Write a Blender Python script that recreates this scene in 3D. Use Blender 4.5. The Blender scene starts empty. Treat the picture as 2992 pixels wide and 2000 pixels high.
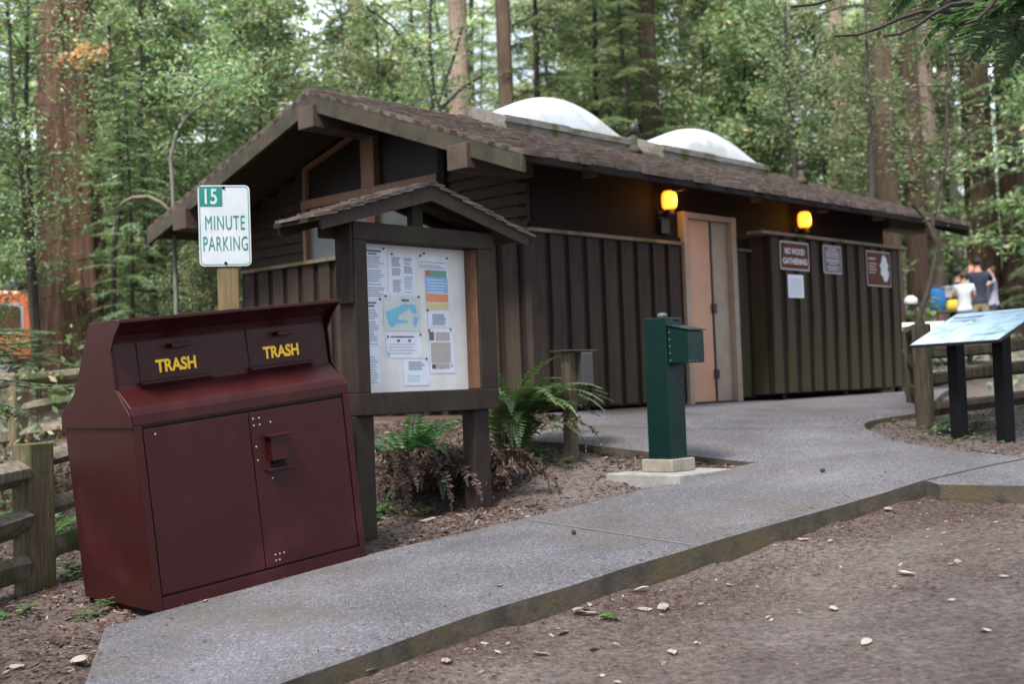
import bpy, bmesh, math, random
import numpy as np
from mathutils import Vector, Matrix, geometry, noise

# ------------------------------------------------------------------ camera
sc = bpy.context.scene
COL = sc.collection
FPX, ROLL, PITCH = 3682.7, .0374, .0355          # focal length in pixels of the 2992 px wide photograph
cam_d = bpy.data.cameras.new('camera'); cam = bpy.data.objects.new('camera', cam_d); COL.objects.link(cam)
cam_d.sensor_width = 36; cam_d.lens = FPX / 2992 * 36
cam_d.clip_start = .1; cam_d.clip_end = 2000
_f = Vector((0, math.cos(PITCH), math.sin(PITCH))); _U = Vector((0, -math.sin(PITCH), math.cos(PITCH))); _X = Vector((1, 0, 0))
_r = math.cos(ROLL) * _X - math.sin(ROLL) * _U; _u = math.sin(ROLL) * _X + math.cos(ROLL) * _U
_m = Matrix((_r, _u, -_f)).transposed().to_4x4()
cam.matrix_world = _m
cam_d.dof.use_dof = True; cam_d.dof.focus_distance = 7.4; cam_d.dof.aperture_fstop = 1.9
sc.camera = cam

# ------------------------------------------------------------------ light
SUN_EL, SUN_AZ = math.radians(56), math.radians(205)     # high soft sun behind the camera, azimuth from +Y towards +X
w = bpy.data.worlds.new('World'); sc.world = w; w.use_nodes = True
nt = w.node_tree; bg = nt.nodes['Background']
sky = nt.nodes.new('ShaderNodeTexSky'); sky.sky_type = 'NISHITA'; sky.sun_disc = False
sky.sun_elevation = SUN_EL; sky.sun_rotation = SUN_AZ; sky.air_density = 1.0; sky.dust_density = 6.0; sky.ozone_density = 1
# thin bright cloud over most of the sky
_tc = nt.nodes.new('ShaderNodeTexCoord'); _nz = nt.nodes.new('ShaderNodeTexNoise'); _nz.inputs['Scale'].default_value = 2.2; _nz.inputs['Detail'].default_value = 6
_mr = nt.nodes.new('ShaderNodeMapRange'); _mr.inputs[1].default_value = .3; _mr.inputs[2].default_value = .55; _mr.inputs[3].default_value = .25; _mr.inputs[4].default_value = .85
_mx = nt.nodes.new('ShaderNodeMixRGB'); _mx.inputs[2].default_value = (6.0, 6.6, 7.4, 1)
nt.links.new(_tc.outputs['Generated'], _nz.inputs[0]); nt.links.new(_nz.outputs[0], _mr.inputs[0]); nt.links.new(_mr.outputs[0], _mx.inputs[0])
nt.links.new(sky.outputs[0], _mx.inputs[1]); nt.links.new(_mx.outputs[0], bg.inputs[0]); bg.inputs[1].default_value = .15
sd = bpy.data.lights.new('sun', 'SUN'); sd.energy = 5.0; sd.angle = math.radians(12); sd.color = (1, .95, .86)
so = bpy.data.objects.new('sun', sd); COL.objects.link(so)
sdir = Vector((math.sin(SUN_AZ) * math.cos(SUN_EL), math.cos(SUN_AZ) * math.cos(SUN_EL), math.sin(SUN_EL)))
so.rotation_euler = sdir.to_track_quat('Z', 'Y').to_euler(); so.location = sdir * 50
sc.view_settings.view_transform = 'Standard'; sc.view_settings.look = 'None'; sc.view_settings.gamma = 1
sc.view_settings.exposure = .95
sc.render.engine = 'CYCLES'
sc.cycles.use_denoising = True
sc.cycles.max_bounces = 8; sc.cycles.diffuse_bounces = 4; sc.cycles.transmission_bounces = 6; sc.cycles.transparent_max_bounces = 8
sc.cycles.sample_clamp_indirect = 6

# ------------------------------------------------------------------ geometry of the place
def ray(xd, yd):                                   # xd, yd: position in the photograph at 2346 px width
    px = xd * 2992 / 2346 - 1496; py = yd * 2992 / 2346 - 1000
    d = _r * px - _u * py + _f * FPX
    return d / d.y
def at(xd, yd, Y): return ray(xd, yd) * Y
TH = .7518
C0 = Vector((.2027, 12.2251, -.2731))              # near wall corner of the building at floor level
LV = Vector((math.sin(TH), math.cos(TH), 0)); GV = Vector((-math.cos(TH), math.sin(TH), 0))
WL, WD = 7.45, 4.8
def sstep(a, b, x):
    t = min(1, max(0, (x - a) / (b - a))); return t * t * (3 - 2 * t)
def H(x, y):
    f = 1 - sstep(10.5, 18, y)
    xx = max(-14, min(14, x))
    z = -1.6 + .06 * xx * f * sstep(-40, 6, y) + .08 * max(min(y, 34), -6) + .18 * max(0, min(y, 110) - 34)
    px, py = x - C0.x, y - C0.y
    a = px * LV.x + py * LV.y; b = px * GV.x + py * GV.y
    da = max(0, -a, a - WL - .5); db = max(0, -b, b - WD)
    d = math.hypot(da, db)
    wgt = max(0, 1 - d / 2.7)
    return z * (1 - wgt) + C0.z * wgt
def gpx(xd, yd):
    r = ray(xd, yd); lo, hi = 2.5, 40
    Y = lo
    while Y < hi:
        p = r * Y
        if p.z < H(p.x, p.y): break
        Y += .02
    a, b = Y - .02, Y
    for _ in range(20):
        m = (a + b) / 2; p = r * m
        if p.z < H(p.x, p.y): b = m
        else: a = m
    p = r * b; return Vector((p.x, p.y, H(p.x, p.y)))

# ------------------------------------------------------------------ materials
def N(nt, t, **k):
    n = nt.nodes.new(t)
    for a, b in k.items(): setattr(n, a, b)
    return n
def base(name):
    m = bpy.data.materials.new(name); m.use_nodes = True
    return m, m.node_tree, m.node_tree.nodes['Principled BSDF']
def pmat(name, c1, c2, scale=6, rough=.7, bump=.2, bscale=None, stretch=(1, 1, 1), spec=.5, c3=None, scale3=1.5, detail=6, metal=0, dist=.01, obj=True, lo=.35, hi=.65, t3=(.5, .62), coat=0):
    m, t, p = base(name)
    tc = N(t, 'ShaderNodeTexCoord'); mp = N(t, 'ShaderNodeMapping'); mp.inputs['Scale'].default_value = stretch
    t.links.new(tc.outputs['Object' if obj else 'Generated'], mp.inputs[0])
    n1 = N(t, 'ShaderNodeTexNoise'); n1.inputs['Scale'].default_value = scale; n1.inputs['Detail'].default_value = detail; n1.inputs['Roughness'].default_value = .65
    t.links.new(mp.outputs[0], n1.inputs[0])
    r = N(t, 'ShaderNodeValToRGB'); r.color_ramp.elements[0].position = lo; r.color_ramp.elements[1].position = hi
    r.color_ramp.elements[0].color = (*c1, 1); r.color_ramp.elements[1].color = (*c2, 1)
    t.links.new(n1.outputs[0], r.inputs[0]); out = r.outputs[0]
    if c3:
        n3 = N(t, 'ShaderNodeTexNoise'); n3.inputs['Scale'].default_value = scale3; n3.inputs['Detail'].default_value = 5
        t.links.new(tc.outputs['Object'], n3.inputs[0])
        r3 = N(t, 'ShaderNodeValToRGB'); r3.color_ramp.elements[0].position = t3[0]; r3.color_ramp.elements[1].position = t3[1]
        t.links.new(n3.outputs[0], r3.inputs[0])
        mx = N(t, 'ShaderNodeMixRGB'); mx.inputs[2].default_value = (*c3, 1)
        t.links.new(r3.outputs[0], mx.inputs[0]); t.links.new(out, mx.inputs[1]); out = mx.outputs[0]
    t.links.new(out, p.inputs['Base Color'])
    p.inputs['Roughness'].default_value = rough; p.inputs['Specular IOR Level'].default_value = spec; p.inputs['Metallic'].default_value = metal
    if coat: p.inputs['Coat Weight'].default_value = coat; p.inputs['Coat Roughness'].default_value = .25
    if bump:
        nb = N(t, 'ShaderNodeTexNoise'); nb.inputs['Scale'].default_value = bscale or scale * 4; nb.inputs['Detail'].default_value = 8; nb.inputs['Roughness'].default_value = .7
        t.links.new(mp.outputs[0], nb.inputs[0])
        b = N(t, 'ShaderNodeBump'); b.inputs['Strength'].default_value = bump; b.inputs['Distance'].default_value = dist
        t.links.new(nb.outputs[0], b.inputs['Height']); t.links.new(b.outputs[0], p.inputs['Normal'])
    return m
def flat(name, c, rough=.6, metal=0, spec=.5):
    return pmat(name, tuple(v * .93 for v in c), tuple(min(1, v * 1.05) for v in c), 9, rough, .03, metal=metal, spec=spec)
def emis(name, c, s, c2=None):
    m, t, p = base(name); p.inputs['Base Color'].default_value = (*c, 1)
    p.inputs['Emission Color'].default_value = (*c, 1); p.inputs['Emission Strength'].default_value = s
    return m
def leafmat(name, cols, rough=.42, trans=.35, spec=.5):
    """cols: list of (position, colour) chosen per leaf"""
    m, t, p = base(name)
    g = N(t, 'ShaderNodeNewGeometry'); r = N(t, 'ShaderNodeValToRGB')
    el = r.color_ramp.elements
    while len(el) < len(cols): el.new(.5)
    for e, (q, c) in zip(el, cols): e.position = q; e.color = (*c, 1)
    t.links.new(g.outputs['Random Per Island'], r.inputs[0])
    oi = N(t, 'ShaderNodeObjectInfo'); hs = N(t, 'ShaderNodeHueSaturation')
    mr = N(t, 'ShaderNodeMapRange'); mr.inputs[3].default_value = .47; mr.inputs[4].default_value = .52
    t.links.new(oi.outputs['Random'], mr.inputs[0]); t.links.new(mr.outputs[0], hs.inputs['Hue'])
    mv = N(t, 'ShaderNodeMapRange'); mv.inputs[3].default_value = .95 if trans > .36 else .8; mv.inputs[4].default_value = 1.9 if trans > .36 else 1.25
    t.links.new(oi.outputs['Random'], mv.inputs[0]); t.links.new(mv.outputs[0], hs.inputs['Value'])
    t.links.new(r.outputs[0], hs.inputs['Color'])
    t.links.new(hs.outputs[0], p.inputs['Base Color']); p.inputs['Roughness'].default_value = rough; p.inputs['Specular IOR Level'].default_value = spec
    tr = N(t, 'ShaderNodeBsdfTranslucent'); gm = N(t, 'ShaderNodeMixRGB', blend_type='MULTIPLY'); gm.inputs[0].default_value = 1; gm.inputs[2].default_value = (1.5, 1.55, .95, 1); hs.inputs['Saturation'].default_value = .72 if trans > .3 else 1
    t.links.new(hs.outputs[0], gm.inputs[1]); t.links.new(gm.outputs[0], tr.inputs[0])
    mx = N(t, 'ShaderNodeMixShader'); mx.inputs[0].default_value = trans
    t.links.new(p.outputs[0], mx.inputs[1]); t.links.new(tr.outputs[0], mx.inputs[2])
    t.links.new(mx.outputs[0], t.nodes['Material Output'].inputs[0])
    return m

M = {}
M['wall'] = pmat('brown_boards', (.029, .020, .0175), (.046, .033, .029), 3, .75, .35, 12, (6, 6, 1))
def moss_wall():
    m = M['wall']; t = m.node_tree; p = t.nodes['Principled BSDF']
    src = p.inputs['Base Color'].links[0].from_socket
    tc = N(t, 'ShaderNodeTexCoord'); sx = N(t, 'ShaderNodeSeparateXYZ'); t.links.new(tc.outputs['Object'], sx.inputs[0])
    n = N(t, 'ShaderNodeTexNoise'); n.inputs['Scale'].default_value = 2.2; n.inputs['Detail'].default_value = 6
    mp = N(t, 'ShaderNodeMapping'); mp.inputs['Scale'].default_value = (3, 3, .6); t.links.new(tc.outputs['Object'], mp.inputs[0]); t.links.new(mp.outputs[0], n.inputs[0])
    # algae growth: thicker towards the damp foot and towards the exposed end of the building
    a = N(t, 'ShaderNodeMath', operation='MULTIPLY'); a.inputs[1].default_value = -.22; t.links.new(sx.outputs[2], a.inputs[0])
    a2 = N(t, 'ShaderNodeMath', operation='MULTIPLY'); a2.inputs[1].default_value = .07; t.links.new(sx.outputs[0], a2.inputs[0])
    b = N(t, 'ShaderNodeMath', operation='ADD'); t.links.new(a.outputs[0], b.inputs[0]); t.links.new(a2.outputs[0], b.inputs[1])
    c = N(t, 'ShaderNodeMath', operation='ADD'); t.links.new(b.outputs[0], c.inputs[0]); t.links.new(n.outputs[0], c.inputs[1])
    r = N(t, 'ShaderNodeMapRange'); r.inputs[1].default_value = .3; r.inputs[2].default_value = .75; t.links.new(c.outputs[0], r.inputs[0])
    mx = N(t, 'ShaderNodeMixRGB'); mx.inputs[2].default_value = (.054, .044, .026, 1)
    t.links.new(r.outputs[0], mx.inputs[0]); t.links.new(src, mx.inputs[1]); t.links.new(mx.outputs[0], p.inputs['Base Color'])
moss_wall()
M['backing'] = pmat('dark_backing', (.018, .013, .012), (.026, .019, .017), 3, .8, .2, 20)
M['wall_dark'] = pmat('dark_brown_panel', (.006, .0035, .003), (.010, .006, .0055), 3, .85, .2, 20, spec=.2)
M['siding'] = pmat('dark_lap_siding', (.026, .018, .014), (.045, .031, .023), 4, .7, .3, 15, (1, 1, 8))
M['trim'] = pmat('weathered_trim', (.15, .115, .085), (.24, .19, .15), 5, .7, .3, 20, (1, 1, 1), c3=(.1, .095, .05), scale3=3)
M['barge'] = pmat('grey_green_barge', (.034, .031, .023), (.062, .058, .044), 4, .75, .4, 14, c3=(.06, .045, .035), scale3=3)
M['beam'] = pmat('beam_brown', (.055, .041, .034), (.085, .066, .055), 4, .75, .3, 20)
M['soffit'] = pmat('soffit', (.028, .018, .013), (.04, .027, .019), 2, .8, .3, 15, (1, 8, 1))
M['winframe'] = pmat('warm_wood_frame', (.13, .065, .035), (.19, .10, .055), 5, .6, .2, 20, (4, 4, 1))
M['glass_dark'] = pmat('dark_glass', (.012, .009, .006), (.02, .015, .01), 2, .5, 0, spec=.15)
M['glass_grey'] = pmat('frosted_glass', (.07, .075, .075), (.1, .105, .1), 2, .35, 0)
M['shingle'] = pmat('wood_shingle', (.085, .070, .064), (.135, .112, .104), 9, .85, .8, 40, (1, 1, 1), c3=(.075, .052, .042), scale3=5, t3=(.42, .62))
def island_tint(m, lo, hi):
    t = m.node_tree; p = t.nodes['Principled BSDF']; src = p.inputs['Base Color'].links[0].from_socket
    g = N(t, 'ShaderNodeNewGeometry'); mr = N(t, 'ShaderNodeMapRange'); mr.inputs[3].default_value = lo; mr.inputs[4].default_value = hi
    t.links.new(g.outputs['Random Per Island'], mr.inputs[0])
    h = N(t, 'ShaderNodeHueSaturation'); t.links.new(mr.outputs[0], h.inputs['Value']); t.links.new(src, h.inputs['Color']); t.links.new(h.outputs[0], p.inputs['Base Color'])
island_tint(M['shingle'], .85, 1.15)
M['dome'] = pmat('white_acrylic', (.36, .39, .43), (.46, .49, .54), 3, .22, 0, c3=(.30, .31, .31), scale3=2)
M['curbwood'] = pmat('skylight_curb', (.10, .095, .09), (.19, .18, .175), 5, .8, .4, 20, (1, 6, 6), c3=(.07, .075, .035), scale3=3)
M['door'] = pmat('tan_door', (.42, .225, .14), (.48, .275, .18), 2, .5, .08, 30)
M['jamb'] = pmat('door_jamb', (.26, .2, .165), (.33, .265, .22), 3, .6, .15, 20)
M['darkmetal'] = pmat('dark_metal', (.018, .016, .016), (.03, .027, .026), 8, .5, .1, metal=.3)
M['steel'] = pmat('galvanised', (.25, .26, .27), (.38, .39, .4), 12, .4, .05, metal=.7)
M['can'] = pmat('maroon_paint', (.027, .0030, .0036), (.034, .0042, .0048), 5, .42, .12, 160, c3=(.055, .011, .014), scale3=2.2, t3=(.55, .8), spec=.28, dist=.002)
def wear(m, col, sc1, stretch, lo, hi):
    t = m.node_tree; p = t.nodes['Principled BSDF']; src = p.inputs['Base Color'].links[0].from_socket
    tc = N(t, 'ShaderNodeTexCoord'); mp = N(t, 'ShaderNodeMapping'); mp.inputs['Scale'].default_value = stretch; mp.inputs['Rotation'].default_value = (.2, .5, .3)
    n = N(t, 'ShaderNodeTexNoise'); n.inputs['Scale'].default_value = sc1; n.inputs['Detail'].default_value = 9; n.inputs['Roughness'].default_value = .75
    t.links.new(tc.outputs['Object'], mp.inputs[0]); t.links.new(mp.outputs[0], n.inputs[0])
    r = N(t, 'ShaderNodeValToRGB'); r.color_ramp.elements[0].position = lo; r.color_ramp.elements[1].position = hi; t.links.new(n.outputs[0], r.inputs[0])
    mx = N(t, 'ShaderNodeMixRGB'); mx.inputs[2].default_value = (*col, 1); t.links.new(r.outputs[0], mx.inputs[0]); t.links.new(src, mx.inputs[1]); t.links.new(mx.outputs[0], p.inputs['Base Color'])
wear(M['can'], (.06, .022, .022), 7, (1, 1, 1), .62, .82)
wear(M['can'], (.13, .085, .08), 26, (1, 1, .16), .70, .76)
wear(M['can'], (.035, .017, .014), 2.2, (1, 1, .5), .60, .90)
M['can_edge'] = pmat('maroon_paint_dark', (.03, .008, .009), (.05, .012, .014), 9, .5, .1, 120)
M['yellow'] = flat('yellow_vinyl', (.95, .56, .01), .4)
M['signwhite'] = pmat('sign_white', (.42, .46, .52), (.50, .54, .60), 3, .35, 0)
M['signgreen'] = flat('sign_green', (.0, .17, .14), .4)
M['black'] = flat('black', (.006, .006, .008), .6, spec=.12)
M['post'] = pmat('post_wood', (.13, .095, .052), (.20, .15, .085), 4, .8, .4, 18, (8, 8, .6), c3=(.11, .1, .045), scale3=3)
M['fencepost'] = pmat('old_fence_post', (.085, .068, .045), (.19, .15, .105), 5, .85, .6, 18, (9, 9, .7), c3=(.07, .08, .035), scale3=2.5)
M['shaded_rail'] = pmat('shade_darkened_rail', (.035, .028, .02), (.085, .07, .052), 4, .85, .8, 14, (7, 7, 1), c3=(.035, .05, .02), scale3=2)  # darker copy of the split rail; weaker light at right put into the colour
M['rail'] = pmat('split_rail', (.09, .078, .06), (.22, .19, .155), 4, .85, .8, 14, (7, 7, 1), c3=(.055, .07, .025), scale3=2)
M['kiosk'] = pmat('kiosk_brown', (.024, .017, .0155), (.036, .026, .023), 5, .65, .25, 20, (5, 5, 1), c3=(.034, .030, .021), scale3=2)
M['kiosk_in'] = pmat('kiosk_inside', (.10, .045, .024), (.16, .078, .042), 5, .6, .2, 20, (5, 5, 1))
M['board'] = flat('notice_board', (.62, .62, .64), .5)
M['paper'] = flat('paper', (.62, .66, .78), .5)
M['ink'] = flat('ink', (.30, .33, .43), .6); M['inkdark'] = flat('ink_dark', (.10, .11, .16), .6)
for n, c in dict(pgreen=(.12, .30, .25), pblue=(.18, .38, .68), porange=(.62, .25, .11), pyellow=(.55, .48, .25), pgrey=(.36, .33, .33), mapland=(.5, .56, .58), mapwater=(.15, .45, .6), mapteal=(.2, .5, .55), pred=(.5, .08, .1)).items(): M[n] = flat('print_' + n[1:], c, .5)
M['green'] = pmat('dark_green_paint', (.0006, .013, .0115), (.0010, .018, .0155), 4, .4, .06, 60, spec=.28)
M['concrete'] = None
M['plinth'] = pmat('plinth_concrete', (.20, .18, .145), (.30, .275, .23), 8, .85, .4, 40)
M['slab'] = pmat('slab_concrete', (.20, .195, .19), (.30, .295, .29), 8, .85, .4, 40)
M['brownsign'] = flat('brown_sign', (.085, .018, .007), .6, spec=.15)
M['purplesign'] = flat('grey_purple_sign', (.13, .105, .15), .6, spec=.15)
M['signgrey'] = flat('sign_border', (.34, .31, .32), .6)
M['bark'] = pmat('redwood_bark', (.036, .020, .015), (.12, .066, .047), 5, .9, 1.0, 9, (5, 5, .35), c3=(.10, .105, .05), scale3=.7, t3=(.5, .75), dist=.05)
M['bark_red'] = pmat('furrowed_red_bark', (.05, .024, .016), (.24, .115, .078), 5, .9, 1.0, 9, (6, 6, .3), c3=(.11, .10, .05), scale3=.6, t3=(.55, .75), dist=.08)
M['bark_far'] = pmat('haze_pale_bark', (.20, .135, .115), (.34, .25, .215), 4, .9, .8, 8, (5, 5, .3), dist=.05)  # bark lightened to stand for haze over distant trunks
M['bark_dark'] = pmat('dark_bark', (.022, .017, .014), (.05, .040, .033), 8, .9, .5, 20, (3, 3, .8), dist=.02)
M['bark_pale'] = pmat('pale_lichen_bark', (.085, .08, .07), (.17, .165, .15), 9, .85, .4, 20, (3, 3, .8), dist=.02)
M['leafA'] = leafmat('bay_leaf', [(0, (.035, .085, .035)), (.3, (.06, .13, .04)), (.55, (.10, .18, .05)), (.8, (.15, .19, .12)), (.93, (.19, .25, .07)), (1, (.28, .16, .09))], rough=.45, trans=.42, spec=.45)
M['leafB'] = leafmat('redwood_needles', [(0, (.04, .085, .045)), (.4, (.06, .12, .055)), (.7, (.09, .16, .07)), (.88, (.12, .19, .09)), (1, (.19, .11, .05))], rough=.5, trans=.38)
M['leafD'] = leafmat('dark_needles', [(0, (.016, .04, .018)), (.5, (.028, .07, .028)), (1, (.05, .11, .04))], rough=.5, trans=.3)
M['leafE'] = leafmat('bough_needles', [(0, (.03, .07, .028)), (.5, (.05, .11, .04)), (1, (.08, .15, .05))], rough=.5, trans=.35)
M['leafF'] = leafmat('haze_pale_foliage', [(0, (.10, .15, .08)), (.4, (.17, .23, .12)), (.75, (.24, .30, .18)), (.9, (.32, .36, .28)), (1, (.28, .20, .15))], rough=.5, trans=.5)  # leaf colours lightened to carry the haze of the background
M['leafO'] = leafmat('orange_leaf', [(0, (.42, .17, .04)), (1, (.55, .30, .09))], rough=.5, trans=.5)
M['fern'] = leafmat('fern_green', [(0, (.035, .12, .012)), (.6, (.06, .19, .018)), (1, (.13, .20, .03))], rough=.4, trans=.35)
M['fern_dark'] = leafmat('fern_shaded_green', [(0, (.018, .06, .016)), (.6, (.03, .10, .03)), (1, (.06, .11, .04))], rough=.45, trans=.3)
M['deadfern'] = leafmat('dead_fern', [(0, (.035, .020, .013)), (.6, (.085, .050, .033)), (1, (.17, .12, .09))], rough=.8, trans=.15)
M['litter'] = leafmat('litter', [(0, (.035, .022, .018)), (.5, (.09, .052, .036)), (.85, (.17, .11, .085)), (1, (.3, .24, .22))], rough=.85, trans=.05, spec=.2)
M['needle_litter'] = leafmat('needle_litter', [(0, (.05, .028, .018)), (.6, (.10, .05, .032)), (1, (.16, .08, .045))], rough=.85, trans=.05, spec=.2)
M['dryleaf'] = leafmat('dry_leaf', [(0, (.30, .25, .22)), (1, (.42, .37, .34))], rough=.7, trans=.1, spec=.2)
M['palechip'] = leafmat('pale_chips', [(0, (.16, .12, .10)), (.5, (.26, .21, .18)), (1, (.40, .36, .34))], rough=.8, trans=.05, spec=.2)
M['clover'] = leafmat('ground_leaves', [(0, (.03, .1, .02)), (.7, (.07, .2, .03)), (1, (.12, .26, .05))], rough=.4, trans=.35)

for k_ in ('wall', 'backing', 'kiosk', 'beam', 'barge', 'siding', 'soffit', 'shingle', 'post', 'fencepost', 'rail', 'shaded_rail', 'curbwood', 'trim', 'kerbface' if 'kerbface' in M else 'wall'):
    M[k_].node_tree.nodes['Principled BSDF'].inputs['Specular IOR Level'].default_value = .14
def concrete():
    m, t, p = base('exposed_aggregate_concrete')
    tc = N(t, 'ShaderNodeTexCoord')
    n1 = N(t, 'ShaderNodeTexNoise'); n1.inputs['Scale'].default_value = 1.1; n1.inputs['Detail'].default_value = 7; n1.inputs['Roughness'].default_value = .6
    n2 = N(t, 'ShaderNodeTexVoronoi'); n2.inputs['Scale'].default_value = 95
    n3 = N(t, 'ShaderNodeTexNoise'); n3.inputs['Scale'].default_value = 55; n3.inputs['Detail'].default_value = 5
    for n in (n1, n2, n3): t.links.new(tc.outputs['Object'], n.inputs[0])
    r1 = N(t, 'ShaderNodeValToRGB'); e = r1.color_ramp.elements; e[0].position = .3; e[1].position = .7; e[0].color = (.090, .090, .104, 1); e[1].color = (.156, .156, .182, 1)
    t.links.new(n1.outputs[0], r1.inputs[0])
    r2 = N(t, 'ShaderNodeValToRGB'); e = r2.color_ramp.elements; e[0].position = 0; e[1].position = 1; e[0].color = (.30, .29, .31, 1); e[1].color = (2.2, 2.1, 2.05, 1); x = e.new(.75); x.color = (1.05, 1, 1, 1)
    t.links.new(n2.outputs['Color'], r2.inputs[0])
    mx = N(t, 'ShaderNodeMixRGB', blend_type='MULTIPLY'); mx.inputs[0].default_value = .8
    t.links.new(r1.outputs[0], mx.inputs[1]); t.links.new(r2.outputs[0], mx.inputs[2])
    mx2 = N(t, 'ShaderNodeMixRGB', blend_type='OVERLAY'); mx2.inputs[0].default_value = .35
    t.links.new(mx.outputs[0], mx2.inputs[1]); t.links.new(n3.outputs[0], mx2.inputs[2])
    n4 = N(t, 'ShaderNodeTexNoise'); n4.inputs['Scale'].default_value = .8; n4.inputs['Detail'].default_value = 9; n4.inputs['Roughness'].default_value = .7; t.links.new(tc.outputs['Object'], n4.inputs[0])
    r4 = N(t, 'ShaderNodeValToRGB'); r4.color_ramp.elements[0].position = .48; r4.color_ramp.elements[1].position = .72; t.links.new(n4.outputs[0], r4.inputs[0])
    m4 = N(t, 'ShaderNodeMixRGB'); m4.inputs[2].default_value = (.085, .072, .058, 1); t.links.new(r4.outputs[0], m4.inputs[0]); t.links.new(mx2.outputs[0], m4.inputs[1])
    t.links.new(m4.outputs[0], p.inputs['Base Color']); p.inputs['Roughness'].default_value = .8; p.inputs['Specular IOR Level'].default_value = .3
    b = N(t, 'ShaderNodeBump'); b.inputs['Strength'].default_value = .5; b.inputs['Distance'].default_value = .006
    t.links.new(n2.outputs['Distance'], b.inputs['Height']); t.links.new(b.outputs[0], p.inputs['Normal'])
    return m
M['concrete'] = concrete()
M['kerbface'] = pmat('concrete_edge', (.034, .027, .021), (.078, .064, .050), 7, .9, .9, 30, (1, 1, 1), c3=(.07, .055, .03), scale3=3)
def dirt():
    m, t, p = base('dirt')
    tc = N(t, 'ShaderNodeTexCoord')
    a = N(t, 'ShaderNodeTexNoise'); a.inputs['Scale'].default_value = .9; a.inputs['Detail'].default_value = 9; a.inputs['Roughness'].default_value = .68
    b = N(t, 'ShaderNodeTexNoise'); b.inputs['Scale'].default_value = 26; b.inputs['Detail'].default_value = 8; b.inputs['Roughness'].default_value = .75
    c = N(t, 'ShaderNodeTexVoronoi'); c.inputs['Scale'].default_value = 42
    for n in (a, b, c): t.links.new(tc.outputs['Object'], n.inputs[0])
    r1 = N(t, 'ShaderNodeValToRGB'); e = r1.color_ramp.elements; e[0].position = .32; e[1].position = .68; e[0].color = (.092, .073, .070, 1); e[1].color = (.190, .165, .163, 1)
    t.links.new(a.outputs[0], r1.inputs[0])
    r2 = N(t, 'ShaderNodeValToRGB'); e = r2.color_ramp.elements; e[0].position = .32; e[1].position = .68; e[0].color = (.42, .38, .36, 1); e[1].color = (1.55, 1.52, 1.5, 1)
    t.links.new(b.outputs[0], r2.inputs[0])
    mx = N(t, 'ShaderNodeMixRGB', blend_type='MULTIPLY'); mx.inputs[0].default_value = 1
    t.links.new(r1.outputs[0], mx.inputs[1]); t.links.new(r2.outputs[0], mx.inputs[2])
    t.links.new(mx.outputs[0], p.inputs['Base Color']); p.inputs['Roughness'].default_value = .95; p.inputs['Specular IOR Level'].default_value = .15
    ad = N(t, 'ShaderNodeMath', operation='ADD'); t.links.new(b.outputs[0], ad.inputs[0]); t.links.new(c.outputs['Distance'], ad.inputs[1])
    bp = N(t, 'ShaderNodeBump'); bp.inputs['Strength'].default_value = .9; bp.inputs['Distance'].default_value = .03
    t.links.new(ad.outputs[0], bp.inputs['Height']); t.links.new(bp.outputs[0], p.inputs['Normal'])
    return m
M['dirt'] = dirt()

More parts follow.
